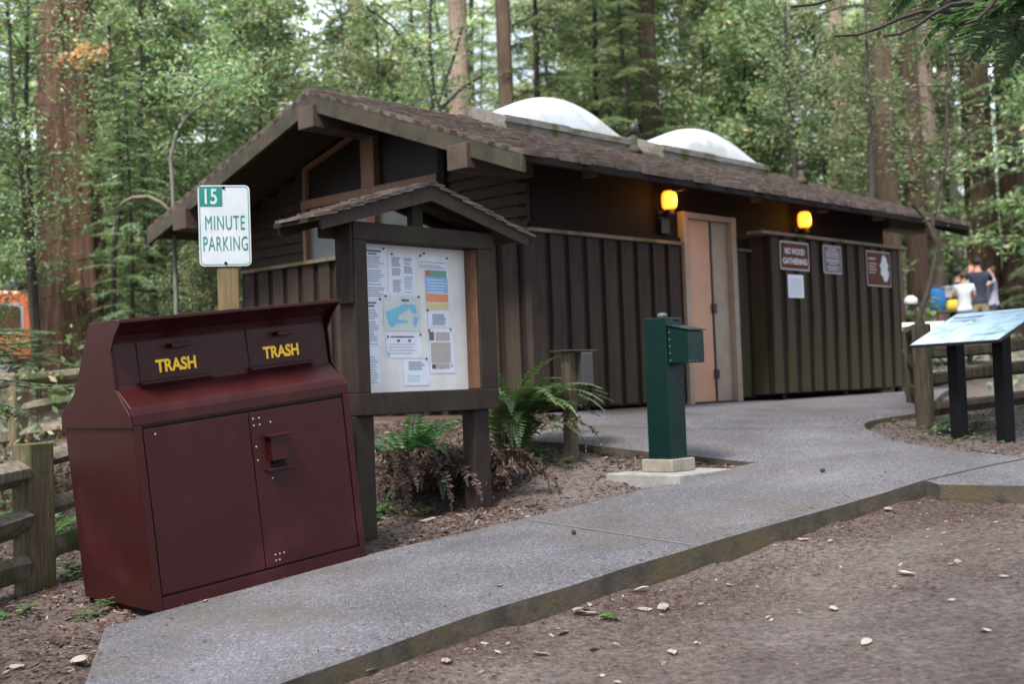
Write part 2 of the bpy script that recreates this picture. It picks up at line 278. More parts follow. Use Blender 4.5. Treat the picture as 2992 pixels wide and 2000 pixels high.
# ------------------------------------------------------------------ mesh helpers
class MB:
    def __init__(s): s.v = []; s.f = []
    def box(s, x0, x1, y0, y1, z0, z1):
        i = len(s.v)
        s.v += [(x, y, z) for z in (z0, z1) for y in (y0, y1) for x in (x0, x1)]
        s.f += [tuple(i + k for k in q) for q in ((0, 2, 3, 1), (4, 5, 7, 6), (0, 1, 5, 4), (2, 6, 7, 3), (0, 4, 6, 2), (1, 3, 7, 5))]
        return s
    def hexa(s, p):                                 # 8 corners, same order as box
        i = len(s.v); s.v += [tuple(q) for q in p]
        s.f += [tuple(i + k for k in q) for q in ((0, 2, 3, 1), (4, 5, 7, 6), (0, 1, 5, 4), (2, 6, 7, 3), (0, 4, 6, 2), (1, 3, 7, 5))]
        return s
    def prism(s, pts, fn, t0, t1):                  # outline pts (2-D) pushed from t0 to t1 by fn(p, t)
        i = len(s.v); n = len(pts)
        s.v += [tuple(fn(p, t0)) for p in pts] + [tuple(fn(p, t1)) for p in pts]
        s.f += [tuple(range(i, i + n))[::-1], tuple(range(i + n, i + 2 * n))]
        s.f += [(i + k, i + (k + 1) % n, i + n + (k + 1) % n, i + n + k) for k in range(n)]
        return s
    def tube(s, pts, rad, n=8, cap=True, wob=None):
        i0 = len(s.v); pts = [Vector(p) for p in pts]
        if not hasattr(rad, '__len__'): rad = [rad] * len(pts)
        up = Vector((0, 0, 1))
        for k, p in enumerate(pts):
            d = (pts[min(k + 1, len(pts) - 1)] - pts[max(k - 1, 0)]).normalized()
            a = d.cross(up if abs(d.z) < .9 else Vector((1, 0, 0))).normalized(); b = d.cross(a)
            for j in range(n):
                t = 2 * math.pi * j / n; r = rad[k] * (wob(k, j, t, p) if wob else 1)
                s.v.append(tuple(p + a * math.cos(t) * r + b * math.sin(t) * r))
        for k in range(len(pts) - 1):
            for j in range(n):
                a = i0 + k * n + j; b = i0 + k * n + (j + 1) % n
                s.f.append((a, b, b + n, a + n))
        if cap:
            s.f.append(tuple(range(i0, i0 + n))); e = i0 + (len(pts) - 1) * n
            s.f.append(tuple(range(e, e + n))[::-1])
        return s
    def lathe(s, prof, n=20, c=(0, 0, 0)):
        i0 = len(s.v)
        for r, z in prof:
            for j in range(n):
                t = 2 * math.pi * j / n; s.v.append((c[0] + r * math.cos(t), c[1] + r * math.sin(t), c[2] + z))
        for k in range(len(prof) - 1):
            for j in range(n):
                a = i0 + k * n + j; b = i0 + k * n + (j + 1) % n
                s.f.append((a, b, b + n, a + n))
        s.f.append(tuple(range(i0, i0 + n))[::-1]); e = i0 + (len(prof) - 1) * n; s.f.append(tuple(range(e, e + n)))
        return s
    def build(s, name, mat, parent=None, smooth=False, bevel=0, fix=True):
        me = bpy.data.meshes.new(name); me.from_pydata(s.v, [], s.f)
        if fix:
            bm = bmesh.new(); bm.from_mesh(me); bmesh.ops.recalc_face_normals(bm, faces=bm.faces); bm.to_mesh(me); bm.free()
        return link(name, me, mat, parent, smooth, bevel)
def link(name, me, mat, parent=None, smooth=False, bevel=0):
    o = bpy.data.objects.new(name, me); COL.objects.link(o)
    if mat is not None and not me.materials: me.materials.append(M[mat] if isinstance(mat, str) else mat)
    if smooth: me.polygons.foreach_set('use_smooth', [True] * len(me.polygons))
    if bevel:
        b = o.modifiers.new('bevel', 'BEVEL'); b.width = bevel; b.segments = 2; b.limit_method = 'ANGLE'; b.angle_limit = math.radians(35)
    if parent: o.parent = parent
    return o
def tag(o, label=None, cat=None, group=None, kind=None):
    if label: o['label'] = label
    if cat: o['category'] = cat
    if group: o['group'] = group
    if kind: o['kind'] = kind
    return o
def empty(name, mat4, label, cat, group=None):
    o = bpy.data.objects.new(name, None); COL.objects.link(o); o.empty_display_size = .2
    o.matrix_world = mat4 if isinstance(mat4, Matrix) else Matrix.Translation(mat4)
    return tag(o, label, cat, group)
def frame(o, x, y, z):
    m = Matrix((Vector(x).normalized(), Vector(y).normalized(), Vector(z).normalized())).transposed().to_4x4(); m.translation = Vector(o); return m
def copy_tree(o, parent=None):
    c = o.copy(); COL.objects.link(c)
    if parent: c.parent = parent
    for ch in list(o.children): copy_tree(ch, c)
    return c
def text(s, size, mat, mtx, parent, name='lettering', width=None, bold=0, depth=.002, xs=1, kern=1, line=1):
    cu = bpy.data.curves.new(name, 'FONT'); cu.body = s; cu.size = size; cu.align_x = 'CENTER'; cu.align_y = 'CENTER'; cu.offset = bold; cu.extrude = depth / 2
    cu.space_character = kern; cu.space_line = line
    t = bpy.data.objects.new('tmp', cu); COL.objects.link(t)
    bpy.context.view_layer.update()
    me = bpy.data.meshes.new_from_object(t.evaluated_get(bpy.context.evaluated_depsgraph_get()))
    bpy.data.objects.remove(t)
    co = np.empty(len(me.vertices) * 3); me.vertices.foreach_get('co', co); co = co.reshape(-1, 3)
    sx = xs
    if width: sx = width / (co[:, 0].max() - co[:, 0].min())
    co[:, 0] -= (co[:, 0].max() + co[:, 0].min()) / 2; co[:, 1] -= (co[:, 1].max() + co[:, 1].min()) / 2
    co[:, 0] *= sx; me.vertices.foreach_set('co', co.ravel()); me.update()
    o = link(name, me, mat, parent); o.matrix_local = mtx
    return o
def quads(centres, A, B, name=None, mat=None, parent=None, fold=None):
    """many four-cornered leaves: centre + long half-axis A, short half-axis B (numpy n x 3)"""
    n = len(centres); V = np.empty((n, 4, 3))
    V[:, 0] = centres - A; V[:, 1] = centres + B - A * .1; V[:, 2] = centres + A; V[:, 3] = centres - B - A * .1
    return V.reshape(-1, 3)
def qmesh(V, name):
    n = len(V) // 4
    me = bpy.data.meshes.new(name); me.vertices.add(n * 4); me.vertices.foreach_set('co', V.astype(np.float32).ravel())
    me.loops.add(n * 4); me.loops.foreach_set('vertex_index', np.arange(n * 4, dtype=np.int32))
    me.polygons.add(n); me.polygons.foreach_set('loop_start', np.arange(0, n * 4, 4, dtype=np.int32))
    me.update(); me.validate(); return me
def unit(a): return a / np.maximum(1e-9, np.linalg.norm(a, axis=-1, keepdims=True))

RZ = lambda a: Matrix.Rotation(a, 4, 'Z')

# ================================================================== GROUND, PATH
outer_px = [(-250, 1950), (640, 1568), (784, 1520), (1099, 1403), (1293, 1349), (1414, 1308), (1527, 1274), (1608, 1250), (1803, 1193), (1960, 1150), (2118, 1101)]
outer2_px = [(2152, 1111), (2346, 1114), (2900, 1130)]
right_px = [(2900, 1062), (2346, 1047), (2200, 1035), (2110, 1023), (2050, 1010), (1998, 990), (1976, 975), (1990, 965), (2050, 955), (2125, 945)]
left_px = [(1735, 1060), (1590, 1046), (1485, 1036), (1345, 1020)]
inner_px = [(1735, 1060), (1675, 1073), (1200, 1190), (840, 1272), (375, 1400), (240, 1440), (195, 1568), (150, 1750)]
P2 = lambda L: [gpx(*p).to_2d() for p in L]
Bp = lambda a, b: Vector((C0.x + a * LV.x + b * GV.x, C0.y + a * LV.y + b * GV.y))
OUT1, OUT2 = P2(outer_px), P2(outer2_px)
near_left = gpx(150, 1600).to_2d() + Vector((-.3, -1.2))
OUT1 = [OUT1[1] + (OUT1[1] - OUT1[3]).normalized() * 2.5] + OUT1[1:]
def rounded(P, ends=True):
    for _ in range(2):
        Q = [P[0]]
        for a, b in zip(P, P[1:]): Q += [a * .75 + b * .25, a * .25 + b * .75]
        Q.append(P[-1]); P = Q
    return [p + Vector((0, .012 * noise.noise(Vector((p.x * 3, p.y * 3, 1))))) for p in P[:-1]] + [P[-1]]
OUT1 = rounded(OUT1)
inn = P2(inner_px[:-1]); inn.append(inn[-1] + Vector((-.35, -1.6)))
edgeL = P2(left_px)
dirL = (edgeL[-1] - edgeL[1]).normalized()
RB = P2(right_px); RB = RB[:2] + rounded(RB[2:])
plaza = OUT1 + OUT2 + RB + [Bp(8.4, -.45), Bp(8.4, -.02), Bp(-.1, -.02), edgeL[-1] + dirL * .75] + edgeL[::-1] + inn[1:]
def curb_y(x):
    pts = OUT1 + OUT2
    if x < pts[0].x: return pts[0].y + (x - pts[0].x) * .9
    for a, b in zip(pts, pts[1:]):
        if a.x <= x <= b.x and b.x > a.x: return a.y + (b.y - a.y) * (x - a.x) / (b.x - a.x)
    a, b = pts[-2], pts[-1]; return b.y + (x - b.x) * (b.y - a.y) / (b.x - a.x)
def inside(p, poly):
    c = False; j = len(poly) - 1
    for i in range(len(poly)):
        a, b = poly[i], poly[j]
        if (a.y > p[1]) != (b.y > p[1]) and p[0] < (b.x - a.x) * (p[1] - a.y) / (b.y - a.y) + a.x: c = not c
        j = i
    return c
def dist_edge(p, poly):
    d = 9
    for i in range(len(poly)):
        a, b = poly[i - 1], poly[i]; e = b - a; l = e.length_squared
        if l == 0: continue
        t = max(0, min(1, (Vector(p) - a).dot(e) / l)); d = min(d, (a + e * t - Vector(p)).length)
    return d
def GH(x, y):                                        # ground surface
    z = H(x, y) + .012 * noise.noise(Vector((x * 1.7, y * 1.7, 0))) + .03 * noise.noise(Vector((x * .5, y * .5, 3)))
    if -12 < x < 14 and -3 < y < 15 and y < curb_y(x) + .02: return z - .100
    if y < 14 and y < curb_y(x) + .02: return z - .100
    if -6 < x < 9 and 3 < y < 20 and inside((x, y), plaza): return z - .14
    return z - .045
def sheet(poly, step, name, mat, zf, skirt=.3, kind='structure', skirtmat=None):
    vs = []; es = []
    for i in range(len(poly)):
        a, b = poly[i], poly[(i + 1) % len(poly)]
        n = max(1, int((b - a).length / step))
        for k in range(n): vs.append(a + (b - a) * k / n)
    nb = len(vs)
    xs = [v.x for v in vs]; ys = [v.y for v in vs]
    for i in np.arange(min(xs), max(xs), step * 1.5):
        for j in np.arange(min(ys), max(ys), step * 1.5):
            if inside((i, j), poly) and dist_edge((i, j), poly) > step * .4: vs.append(Vector((i, j)))
    r = geometry.delaunay_2d_cdt(vs, [], [list(range(nb))], 1, 1e-5)
    V = [(p.x, p.y, zf(p.x, p.y)) for p in r[0]]; F = [tuple(f) for f in r[2]]
    mb = MB(); mb.v = V; mb.f = F
    o = mb.build(name, mat, fix=False); tag(o, kind=kind)
    sk = MB(); n = nb; P = vs[:nb]
    sk.v = [(p.x, p.y, zf(p.x, p.y)) for p in P] + [(p.x, p.y, zf(p.x, p.y) - skirt) for p in P]
    sk.f = [(i, (i + 1) % n, n + (i + 1) % n, n + i) for i in range(n)]
    so = sk.build(name + '_edge', skirtmat or mat, fix=False); tag(so, kind=kind)
    return o
def axis(a, b, c, d, fine, far=1.35):
    v = list(np.arange(b, c, fine)); s = fine; x = c
    while x < d: v.append(x); s = min(s * far, 30); x += s
    v.append(d); s = fine; x = b
    L = []
    while x > a: s = min(s * far, 30); x -= s; L.append(max(x, a))
    return L[::-1] + v
gx = axis(-140, -4.5, 6.5, 140, .11, 1.25); gy = axis(-60, 3.5, 14, 170, .11, 1.25)
nx, ny = len(gx), len(gy)
mb = MB(); mb.v = [(x, y, GH(x, y)) for y in gy for x in gx]
mb.f = [(j * nx + i, j * nx + i + 1, (j + 1) * nx + i + 1, (j + 1) * nx + i) for j in range(ny - 1) for i in range(nx - 1)]
tag(mb.build('ground', 'dirt', smooth=True, fix=False), kind='structure')
sheet(plaza, .16, 'path', 'concrete', H, .28, skirtmat='kerbface')
def strip(a, b, wd, name, mat, dz=.004, wig=0):
    mb = MB(); a = gpx(*a); b = gpx(*b); d = (b - a).to_2d(); n = int(d.length / .06) + 1; q = Vector((-d.y, d.x)).normalized()
    for k in range(n + 1):
        p = a.to_2d() + d * k / n; o = q * wig * noise.noise(Vector((k * .23, 1.5, 0)))
        for s in (-1, 1):
            r = p + o + q * s * wd * (1 + (.5 * noise.noise(Vector((k * .4, 7, 0))) if wig else 0)); mb.v.append((r.x, r.y, H(r.x, r.y) + dz))
    mb.f = [(2 * k, 2 * k + 1, 2 * k + 3, 2 * k + 2) for k in range(n)]
    tag(mb.build(name, mat, fix=False), kind='structure')
litter_extra = 1
M['joint'] = flat('joint_grey', (.15, .15, .17), .8); M['crack'] = flat('joint_dirt', (.035, .03, .026), .95)
strip((1198, 1191), (1588, 1251), .007, 'path_joint', 'joint')
strip((2344, 1052), (2122, 1101), .012, 'path_crack', 'crack', wig=.02)
strip((1345, 978), (2100, 968), .006, 'path_joint', 'crack')

# ================================================================== RESTROOM BUILDING  (x along the long wall, y towards the back, z up)
ang = math.pi / 2 - TH
BM = Matrix.Translation(C0) @ RZ(ang)
bd = empty('restroom_building', BM, 'brown wooden restroom building with shingled gable roof and white domed skylights', 'building')
zr, ze, bR, ob, Dl = 3.485, 2.383, 2.26, .737, 5.53
sR = (zr - ze) / (bR + ob); sL = (zr - ze) / (Dl - bR)
rz = lambda b: ze + (b + ob) * sR if b < bR else zr - (b - bR) * sL
OA, LA = .86, 8.62                                    # roof from a=-OA to a=LA
M['footing'] = flat('brick_footing', (.10, .06, .05), .9)
mb = MB(); mb.box(.0, WL, .0, WD, -.45, .0); mb.build('floor_slab', 'footing', bd)
rnd = random.Random(3)
# long wall, lower part: wide raised boards over a darker backing, topped by a sill
def boards(parent, name, mat, x0, x1, sp, wdt, y0, y1, z0, z1, axis_='x', seed=1):
    r = random.Random(seed); n = round((x1 - x0) / sp); sp = (x1 - x0) / n; mb = MB()
    for k in range(n):
        a = x0 + k * sp; q = r.uniform(-.004, .004)
        if axis_ == 'x': mb.box(a, a + wdt, min(y0, y1), max(y0, y1) - 0, z0 + q, z1)
        else: mb.box(min(y0, y1), max(y0, y1), a, a + wdt, z0 + q, z1)
    return mb.build(name, mat, parent, bevel=.004)
lw = MB(); lw.box(0, 2.536, -.0, .12, 0.03, 1.80); lw.box(3.60, WL, 0, .12, .03, 2.0); wall = lw.build('wall', 'backing', bd)
boards(wall, 'board_cladding', 'wall', .0, 2.53, .281, .195, -.03, -.001, .05, 1.775)
boards(wall, 'board_cladding', 'wall', 3.62, 3.92, .3, .2, -.03, -.001, .05, 1.775)
MB().box(-.045, 2.50, -.075, .0, 1.776, 1.812).build('sill', 'trim', wall, bevel=.004)
MB().box(3.612, 3.93, -.06, .0, 1.776, 1.806).build('sill', 'trim', wall, bevel=.004)
MB().box(-.04, .04, -.036, .04, .03, 1.776).build('corner_board', 'wall', wall, bevel=.004)
# upper wall
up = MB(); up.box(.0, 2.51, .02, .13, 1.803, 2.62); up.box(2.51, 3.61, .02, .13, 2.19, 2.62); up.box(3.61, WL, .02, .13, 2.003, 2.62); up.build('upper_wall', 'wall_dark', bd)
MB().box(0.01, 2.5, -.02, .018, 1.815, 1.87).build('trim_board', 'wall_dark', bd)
# far end wall, back wall
ew = MB(); ew.prism([(0.14, 0), (WD, 0), (WD, rz(WD) - .16), (bR, zr - .17), (.14, rz(.14) - .17)], lambda p, t: (t, p[0], p[1]), WL - .12, WL); ew.build('end_wall', 'wall', bd)
MB().box(.13, WL - .13, WD - .12, WD, 0, rz(WD) - .17).build('back_wall', 'wall', bd)
# gable wall: lower wainscot
gw = MB().box(0.005, .12, .125, WD - .005, 0, 1.80).build('gable_wall', 'backing', bd)
boards(gw, 'board_cladding', 'wall', .14, WD, .285, .195, -.03, .004, .05, 1.775, 'y')
MB().box(-.075, .0, .0, WD + .05, 1.776, 1.815).build('sill', 'trim', gw, bevel=.004)
# lap siding on the gable, either side of the window
def lap(b0, b1, z0, name):
    mb = MB(); z = z0
    while z < zr:
        lo, hi = b0, b1
        zz = z + .13
        # clip with the roof underside
        lim = lambda b: rz(b) - .15
        bs = np.linspace(b0, b1, 41); ok = [b for b in bs if lim(b) > zz - .03]
        if len(ok) < 2: break
        lo, hi = min(ok), max(ok)
        mb.hexa([(-.02, lo, z), (.05, lo, z), (-.02, hi, z), (.05, hi, z), (.012, lo, zz), (.05, lo, zz), (.012, hi, zz), (.05, hi, zz)])
        z += .118
    return mb.build(name, 'siding', bd)
lap(.01, 1.10, 1.82, 'lap_siding'); lap(3.52, WD, 1.82, 'lap_siding')
MB().box(-.05, .05, 1.10, 1.20, 1.82, rz(1.1) - .14).build('corner_post', 'wall_dark', bd, bevel=.004)
# solid backing behind siding
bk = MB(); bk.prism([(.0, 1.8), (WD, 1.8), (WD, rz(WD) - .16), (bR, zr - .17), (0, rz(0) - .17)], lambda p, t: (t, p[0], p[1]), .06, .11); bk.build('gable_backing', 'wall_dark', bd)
win = MB().prism([(1.22, 1.83), (3.48, 1.83), (3.48, 2.90), (2.54, 3.17), (2.3, 3.24), (1.22, 2.96)], lambda p, t: (t, p[0], p[1]), .035, .05).build('gable_window', 'glass_dark', bd)
wf = MB(); wf.box(-.05, .03, 1.22, 3.52, 2.42, 2.52); wf.box(-.035, .03, 3.46, 3.51, 1.82, 2.42); wf.box(-.035, .03, 3.45, 3.49, 2.52, 2.88)
wf.prism([(3.49, 2.86), (3.49, 2.90), (2.45, 3.20), (2.45, 3.16)], lambda p, t: (t, p[0], p[1]), -.035, .03); wf.build('window_frame', 'winframe', win, bevel=.003)
MB().box(-.055, .034, 2.20, 2.415, 2.521, 3.2).build('mullion', 'winframe', win, bevel=.004)
MB().box(-.04, .034, 2.23, 2.36, 1.82, 2.419).build('mullion', 'winframe', win, bevel=.004)
for lo, hi in ((1.24, 2.23), (2.36, 3.46)): MB().box(.02, .034, lo, hi, 1.83, 2.419).build('pane', 'glass_grey', win)
# door opening
dr = MB().box(2.62, 3.14, .03, .075, .02, 2.10).build('door', 'door', bd, bevel=.004)
sp_ = MB().box(3.175, 3.50, .03, .07, .02, 2.10).build('side_panel', 'jamb', bd, bevel=.004)
hg = MB()
hg.box(3.142, 3.172, .02, .05, .02, 2.10); hg.build('door_gap_seal', 'darkmetal', dr)
for z in (.33, 1.09): MB().box(3.12, 3.20, .0, .029, z - .055, z + .055).build('hinge', 'darkmetal', dr, bevel=.006)
MB().box(2.538, 2.615, -.045, .10, .0, 2.17).build('door_jamb', 'jamb', bd, bevel=.006)
MB().box(3.505, 3.60, -.045, .10, .0, 2.17).build('door_jamb', 'jamb', bd, bevel=.006)
MB().box(2.616, 3.504, -.04, .10, 2.101, 2.168).build('door_head', 'jamb', bd, bevel=.006)
MB().box(2.6, 3.55, -.03, .12, .001, .02).build('threshold', 'darkmetal', bd)
# privacy screen in front of the second door
scn = MB().box(3.92, 7.28, -.28, -.20, .07, 1.955).build('privacy_screen', 'backing', bd)
MB().box(3.92, 4.0, -.199, -.001, .07, 1.955).build('screen_return', 'wall', scn)
boards(scn, 'board_cladding', 'wall', 3.92, 7.3, .307, .165, -.312, -.281, .075, 1.955, seed=5)
MB().box(3.62, 7.36, -.375, -.17, 1.956, 1.992).build('cap_board', 'trim', scn, bevel=.005)
for a in (4.1, 5.6, 7.1): MB().box(a, a + .09, -.27, -.21, -.03, .069).build('foot', 'wall_dark', scn)
# roof decks
def slab(a0, a1, b0, b1, t0, t1, name, mat, parent=bd, f=None):
    f = f or rz
    m = MB(); m.hexa([(a0, b0, f(b0) - t1), (a1, b0, f(b0) - t1), (a0, b1, f(b1) - t1), (a1, b1, f(b1) - t1), (a0, b0, f(b0) - t0), (a1, b0, f(b0) - t0), (a0, b1, f(b1) - t0), (a1, b1, f(b1) - t0)])
    return m.build(name, mat, parent)
roof = MB().prism([(-ob + .02, ze - .05), (bR, zr - .05), (Dl - .02, ze - .05), (Dl - .02, ze - .12), (bR, zr - .13), (-ob + .02, ze - .12)], lambda p, t: (t, p[0], p[1]), -OA + .05, LA - .05).build('roof', 'soffit', bd)
def shingles(x0, x1, b_e, b_r, zfun, name, parent, row=.165, wd=.16, th=.018, seed=0, mat='shingle'):
    r = random.Random(seed); mb = MB(); sgn = 1 if b_r > b_e else -1; n = int(abs(b_r - b_e) / row)
    for k in range(n + 1):
        b = b_e + sgn * k * row; x = x0 - r.uniform(0, .1)
        while x < x1:
            w_ = r.uniform(.6, 1.3) * wd; xa, xb = max(x, x0), min(x + w_ - .004, x1); x += w_
            if xb - xa < .02: continue
            ja = b - sgn * r.uniform(-.02, .03); jb = b + sgn * row * 1.5
            if (jb - b_r) * sgn > 0: jb = b_r
            if (jb - ja) * sgn <= .01: continue
            lift = r.uniform(0, .012) + th; za, zb = zfun(ja), zfun(jb)
            ys = (ja, jb)
            mb.hexa([(xa, ja, za - .03), (xb, ja, za - .03), (xa, jb, zb - .05), (xb, jb, zb - .05), (xa, ja, za + lift), (xb, ja, za + lift), (xa, jb, zb + .002), (xb, jb, zb + .002)])
    return mb.build(name, mat, parent)
shingles(-OA, LA, -ob, bR, lambda b: rz(b) - .02, 'shingle_covering', roof, seed=1)
shingles(-OA, LA, Dl, bR, lambda b: rz(b) - .02, 'shingle_covering', roof, seed=2)
rc = MB(); rr = random.Random(8); x = -OA
while x < LA:
    l = .2
    for s in (-1, 1):
        b1 = bR + s * .12; h = rr.uniform(.012, .03)
        rc.hexa([(x, bR, zr - .02), (x + l + .02, bR, zr - .02), (x, b1, rz(b1) - .02), (x + l + .02, b1, rz(b1) - .02), (x, bR, zr + h), (x + l + .02, bR, zr + h - .01), (x, b1, rz(b1) + h), (x + l + .02, b1, rz(b1) + h - .01)] if s > 0 else
                [(x, b1, rz(b1) - .02), (x + l + .02, b1, rz(b1) - .02), (x, bR, zr - .02), (x + l + .02, bR, zr - .02), (x, b1, rz(b1) + h), (x + l + .02, b1, rz(b1) + h - .01), (x, bR, zr + h), (x + l + .02, bR, zr + h - .01)])
    x += l
rc.build('ridge_cap', 'shingle', roof)
# barge boards
for a0, a1 in ((-OA - .0, -OA + .045), (LA - .045, LA)):
    MB().prism([(-ob + .0, ze - .045), (bR, zr - .045), (bR, zr - .235), (-ob + .0, ze - .215)], lambda p, t: (t, p[0], p[1]), a0, a1).build('barge_board', 'barge', bd, bevel=.004)
    MB().prism([(bR + .001, zr - .045), (Dl, ze - .045), (Dl, ze - .215), (bR + .001, zr - .235)], lambda p, t: (t, p[0], p[1]), a0, a1).build('barge_board', 'barge', bd, bevel=.004)
MB().box(-OA + .046, LA - .046, -ob + .0, -ob + .03, ze - .115, ze - .04).build('fascia', 'wall_dark', bd, bevel=.003)
MB().box(-OA + .046, LA - .046, Dl - .03, Dl, ze - .115, ze - .04).build('fascia', 'wall_dark', bd, bevel=.003)
# purlins
for b0, b1, z0, z1 in ((2.14, 2.40, 3.06, 3.30), (-.09, .17, 2.30, 2.54), (4.58, 4.86, 2.27, 2.52)):
    m = MB().box(-OA - .05, .0, b0, b1, z0, z1); m.build('purlin', 'beam', bd, bevel=.008)
    MB().box(WL, LA + .03, b0, b1, z0, z1).build('purlin', 'beam', bd, bevel=.008)
for a in (.245, 1.70, 3.22, 4.67, 6.12, 7.6):
    MB().box(a, a + .07, -.64, -.5, 2.255, 2.33).build('rafter_end', 'beam', bd, bevel=.006)
# skylights
def skylight(a0, a1, b0, b1, name='skylight'):
    h = .15
    def q(a, b, dz): return (a, b, rz(b) + dz)
    cb = MB(); T = .04
    for (aa, ab, ba, bb) in ((a0, a1, b0, b0 + T), (a0, a1, b1 - T, b1), (a0, a0 + T, b0 + T, b1 - T), (a1 - T, a1, b0 + T, b1 - T)):
        cb.hexa([q(aa, ba, -.04), q(ab, ba, -.04), q(aa, bb, -.04), q(ab, bb, -.04), q(aa, ba, h), q(ab, ba, h), q(aa, bb, h), q(ab, bb, h)])
    s = cb.build(name, 'curbwood', bd, bevel=.004)
    cp = MB()
    half = (a0 + a1) / 2
    cp.hexa([q(a0 - .02, b0 - .025, h * .55), q(half - .1, b0 - .025, h * .55), q(a0 - .02, b0, h * .55), q(half - .1, b0, h * .55), q(a0 - .02, b0 - .025, h + .012), q(half - .1, b0 - .025, h + .012), q(a0 - .02, b0, h + .012), q(half - .1, b0, h + .012)])
    cp.hexa([q(half - .095, b0 - .02, h * .5), q(a1 + .02, b0 - .02, h * .5), q(half - .095, b0, h * .5), q(a1 + .02, b0, h * .5), q(half - .095, b0 - .02, h), q(a1 + .02, b0 - .02, h), q(half - .095, b0, h), q(a1 + .02, b0, h)])
    cp.build('curb_board', 'curbwood', s)
    dm = MB(); n = 24
    for j in range(n + 1):
        for i in range(n + 1):
            u = i / n; v = j / n; a = a0 + .3 + (a1 - a0 - .42) * u; b = b0 + .06 + (b1 - b0 - .12) * v
            e = (1 - (2 * u - 1) ** 2) ** .85 * (1 - (2 * v - 1) ** 2) ** .5
            dm.v.append(q(a, b, h - .02 + .34 * e))
    dm.f = [(j * (n + 1) + i, j * (n + 1) + i + 1, (j + 1) * (n + 1) + i + 1, (j + 1) * (n + 1) + i) for j in range(n) for i in range(n)]
    dm.build('dome', 'dome', s, smooth=True)
skylight(1.55, 4.0, 1.7, 2.3)
skylight(4.62, 7.25, 1.7, 2.3)
# vent pipes
for a, b, hgt in ((3.62, 1.42, .36), (7.5, 1.3, .32), (3.75, 2.75, .55)):
    z = rz(b)
    v = MB().tube([(a, b, z - .05), (a, b, z + hgt * .7)], .04, 12).build('vent_pipe', 'barge', bd, smooth=True)
    MB().lathe([(.05, hgt * .66), (.062, hgt * .7), (.062, hgt * .92), (.045, hgt), (.0, hgt + .01)], 14, (a, b, z)).build('cap', 'darkmetal', v, smooth=True)
    MB().lathe([(.11, 0), (.07, .06), (.045, .1)], 14, (a, b, z - .01)).build('flashing', 'barge', v, smooth=True)
# ---- wall lamps
M['lampglass'] = None
def lampglass():
    m, t, p = base('lit_amber_glass'); p.inputs['Base Color'].default_value = (1, .45, .08, 1); p.inputs['Roughness'].default_value = .3
    lw = N(t, 'ShaderNodeLayerWeight'); lw.inputs[0].default_value = .35
    r = N(t, 'ShaderNodeValToRGB'); e = r.color_ramp.elements; e[0].color = (1, .44, .035, 1); e[1].color = (1, .19, .005, 1); e[0].position = .1; e[1].position = .8
    t.links.new(lw.outputs['Facing'], r.inputs[0]); t.links.new(r.outputs[0], p.inputs['Emission Color'])
    r2 = N(t, 'ShaderNodeMapRange'); r2.inputs[3].default_value = 1.35; r2.inputs[4].default_value = .42; t.links.new(lw.outputs['Facing'], r2.inputs[0])
    t.links.new(r2.outputs[0], p.inputs['Emission Strength'])
    return m
M['lampglass'] = lampglass()
def wall_lamp(a, z, label, boxed):
    t = empty('wall_lamp', BM @ Matrix.Translation((a, .02, z)), label, 'lamp', 'lit amber lamps on the restroom wall')
    MB().lathe([(.0, -.1), (.06, -.098), (.082, -.07), (.088, 0), (.082, .07), (.062, .1), (.045, .106)], 20, (0, -.13, 0)).build('glass_shade', 'lampglass', t, smooth=True)
    MB().lathe([(.05, -.16), (.055, -.135), (.05, -.102)], 14, (0, -.13, 0)).build('socket', 'darkmetal', t)
    MB().box(-.02, .02, -.13, 0, -.165, -.135).build('bracket', 'darkmetal', t)
    if boxed: MB().box(-.075, .075, -.07, 0, -.36, -.19).build('junction_box', 'darkmetal', t, bevel=.006)
    MB().box(-.05, .05, -.012, 0, -.2 if boxed else -.19, -.10).build('back_plate', 'darkmetal', t)
    ld = bpy.data.lights.new('lamp_light', 'POINT'); ld.energy = 5; ld.color = (1, .42, .08); ld.shadow_soft_size = .06
    lo = bpy.data.objects.new('lamp_light', ld); COL.objects.link(lo); lo.location = (0, -.27, .0); lo.parent = t
wall_lamp(2.19, 2.25, 'lit amber wall lamp with a junction box below, left of the tan door', True)
wall_lamp(5.07, 2.24, 'lit amber wall lamp above the board screen with the brown signs', False)
# ---- signs on the screen
def rrect(w_, h_, r, n=5):
    P = []
    for cx, cy, a0 in ((w_ / 2 - r, h_ / 2 - r, 0), (-w_ / 2 + r, h_ / 2 - r, 90), (-w_ / 2 + r, -h_ / 2 + r, 180), (w_ / 2 - r, -h_ / 2 + r, 270)):
        for k in range(n + 1):
            t = math.radians(a0 + 90 * k / n); P.append((cx + r * math.cos(t), cy + r * math.sin(t)))
    return P
XY = lambda p, t: (p[0], p[1], t)
STAND = Matrix.Rotation(math.pi / 2, 4, 'X')        # plate drawn in x,y stands upright facing -y
def plate(name, mtx, w_, h_, r, mat, border, bmat, label, cat, group=None, inset=.018, th=.004):
    t = empty(name, mtx, label, cat, group)
    MB().prism(rrect(w_, h_, r), XY, 0, th).build('backing_plate', bmat, t)
    MB().prism(rrect(w_ - 2 * inset, h_ - 2 * inset, max(.004, r - inset * .6)), XY, th + .0005, th + .002).build('face_panel', mat, t)
    return t, th + .002
def SP(a, b, z, tilt=0): return BM @ Matrix.Translation((a, b, z)) @ STAND @ Matrix.Rotation(tilt, 4, 'Z')
t, d = plate('regulation_sign', SP(4.44, -.314, 1.73), .68, .35, .03, 'brownsign', 1, 'signgrey', 'brown sign reading NO WOOD GATHERING on the board screen', 'sign', inset=.022)
text('NO WOOD', .1, 'signwhite', Matrix.Translation((0, .055, d)), t, width=.46, bold=.003)
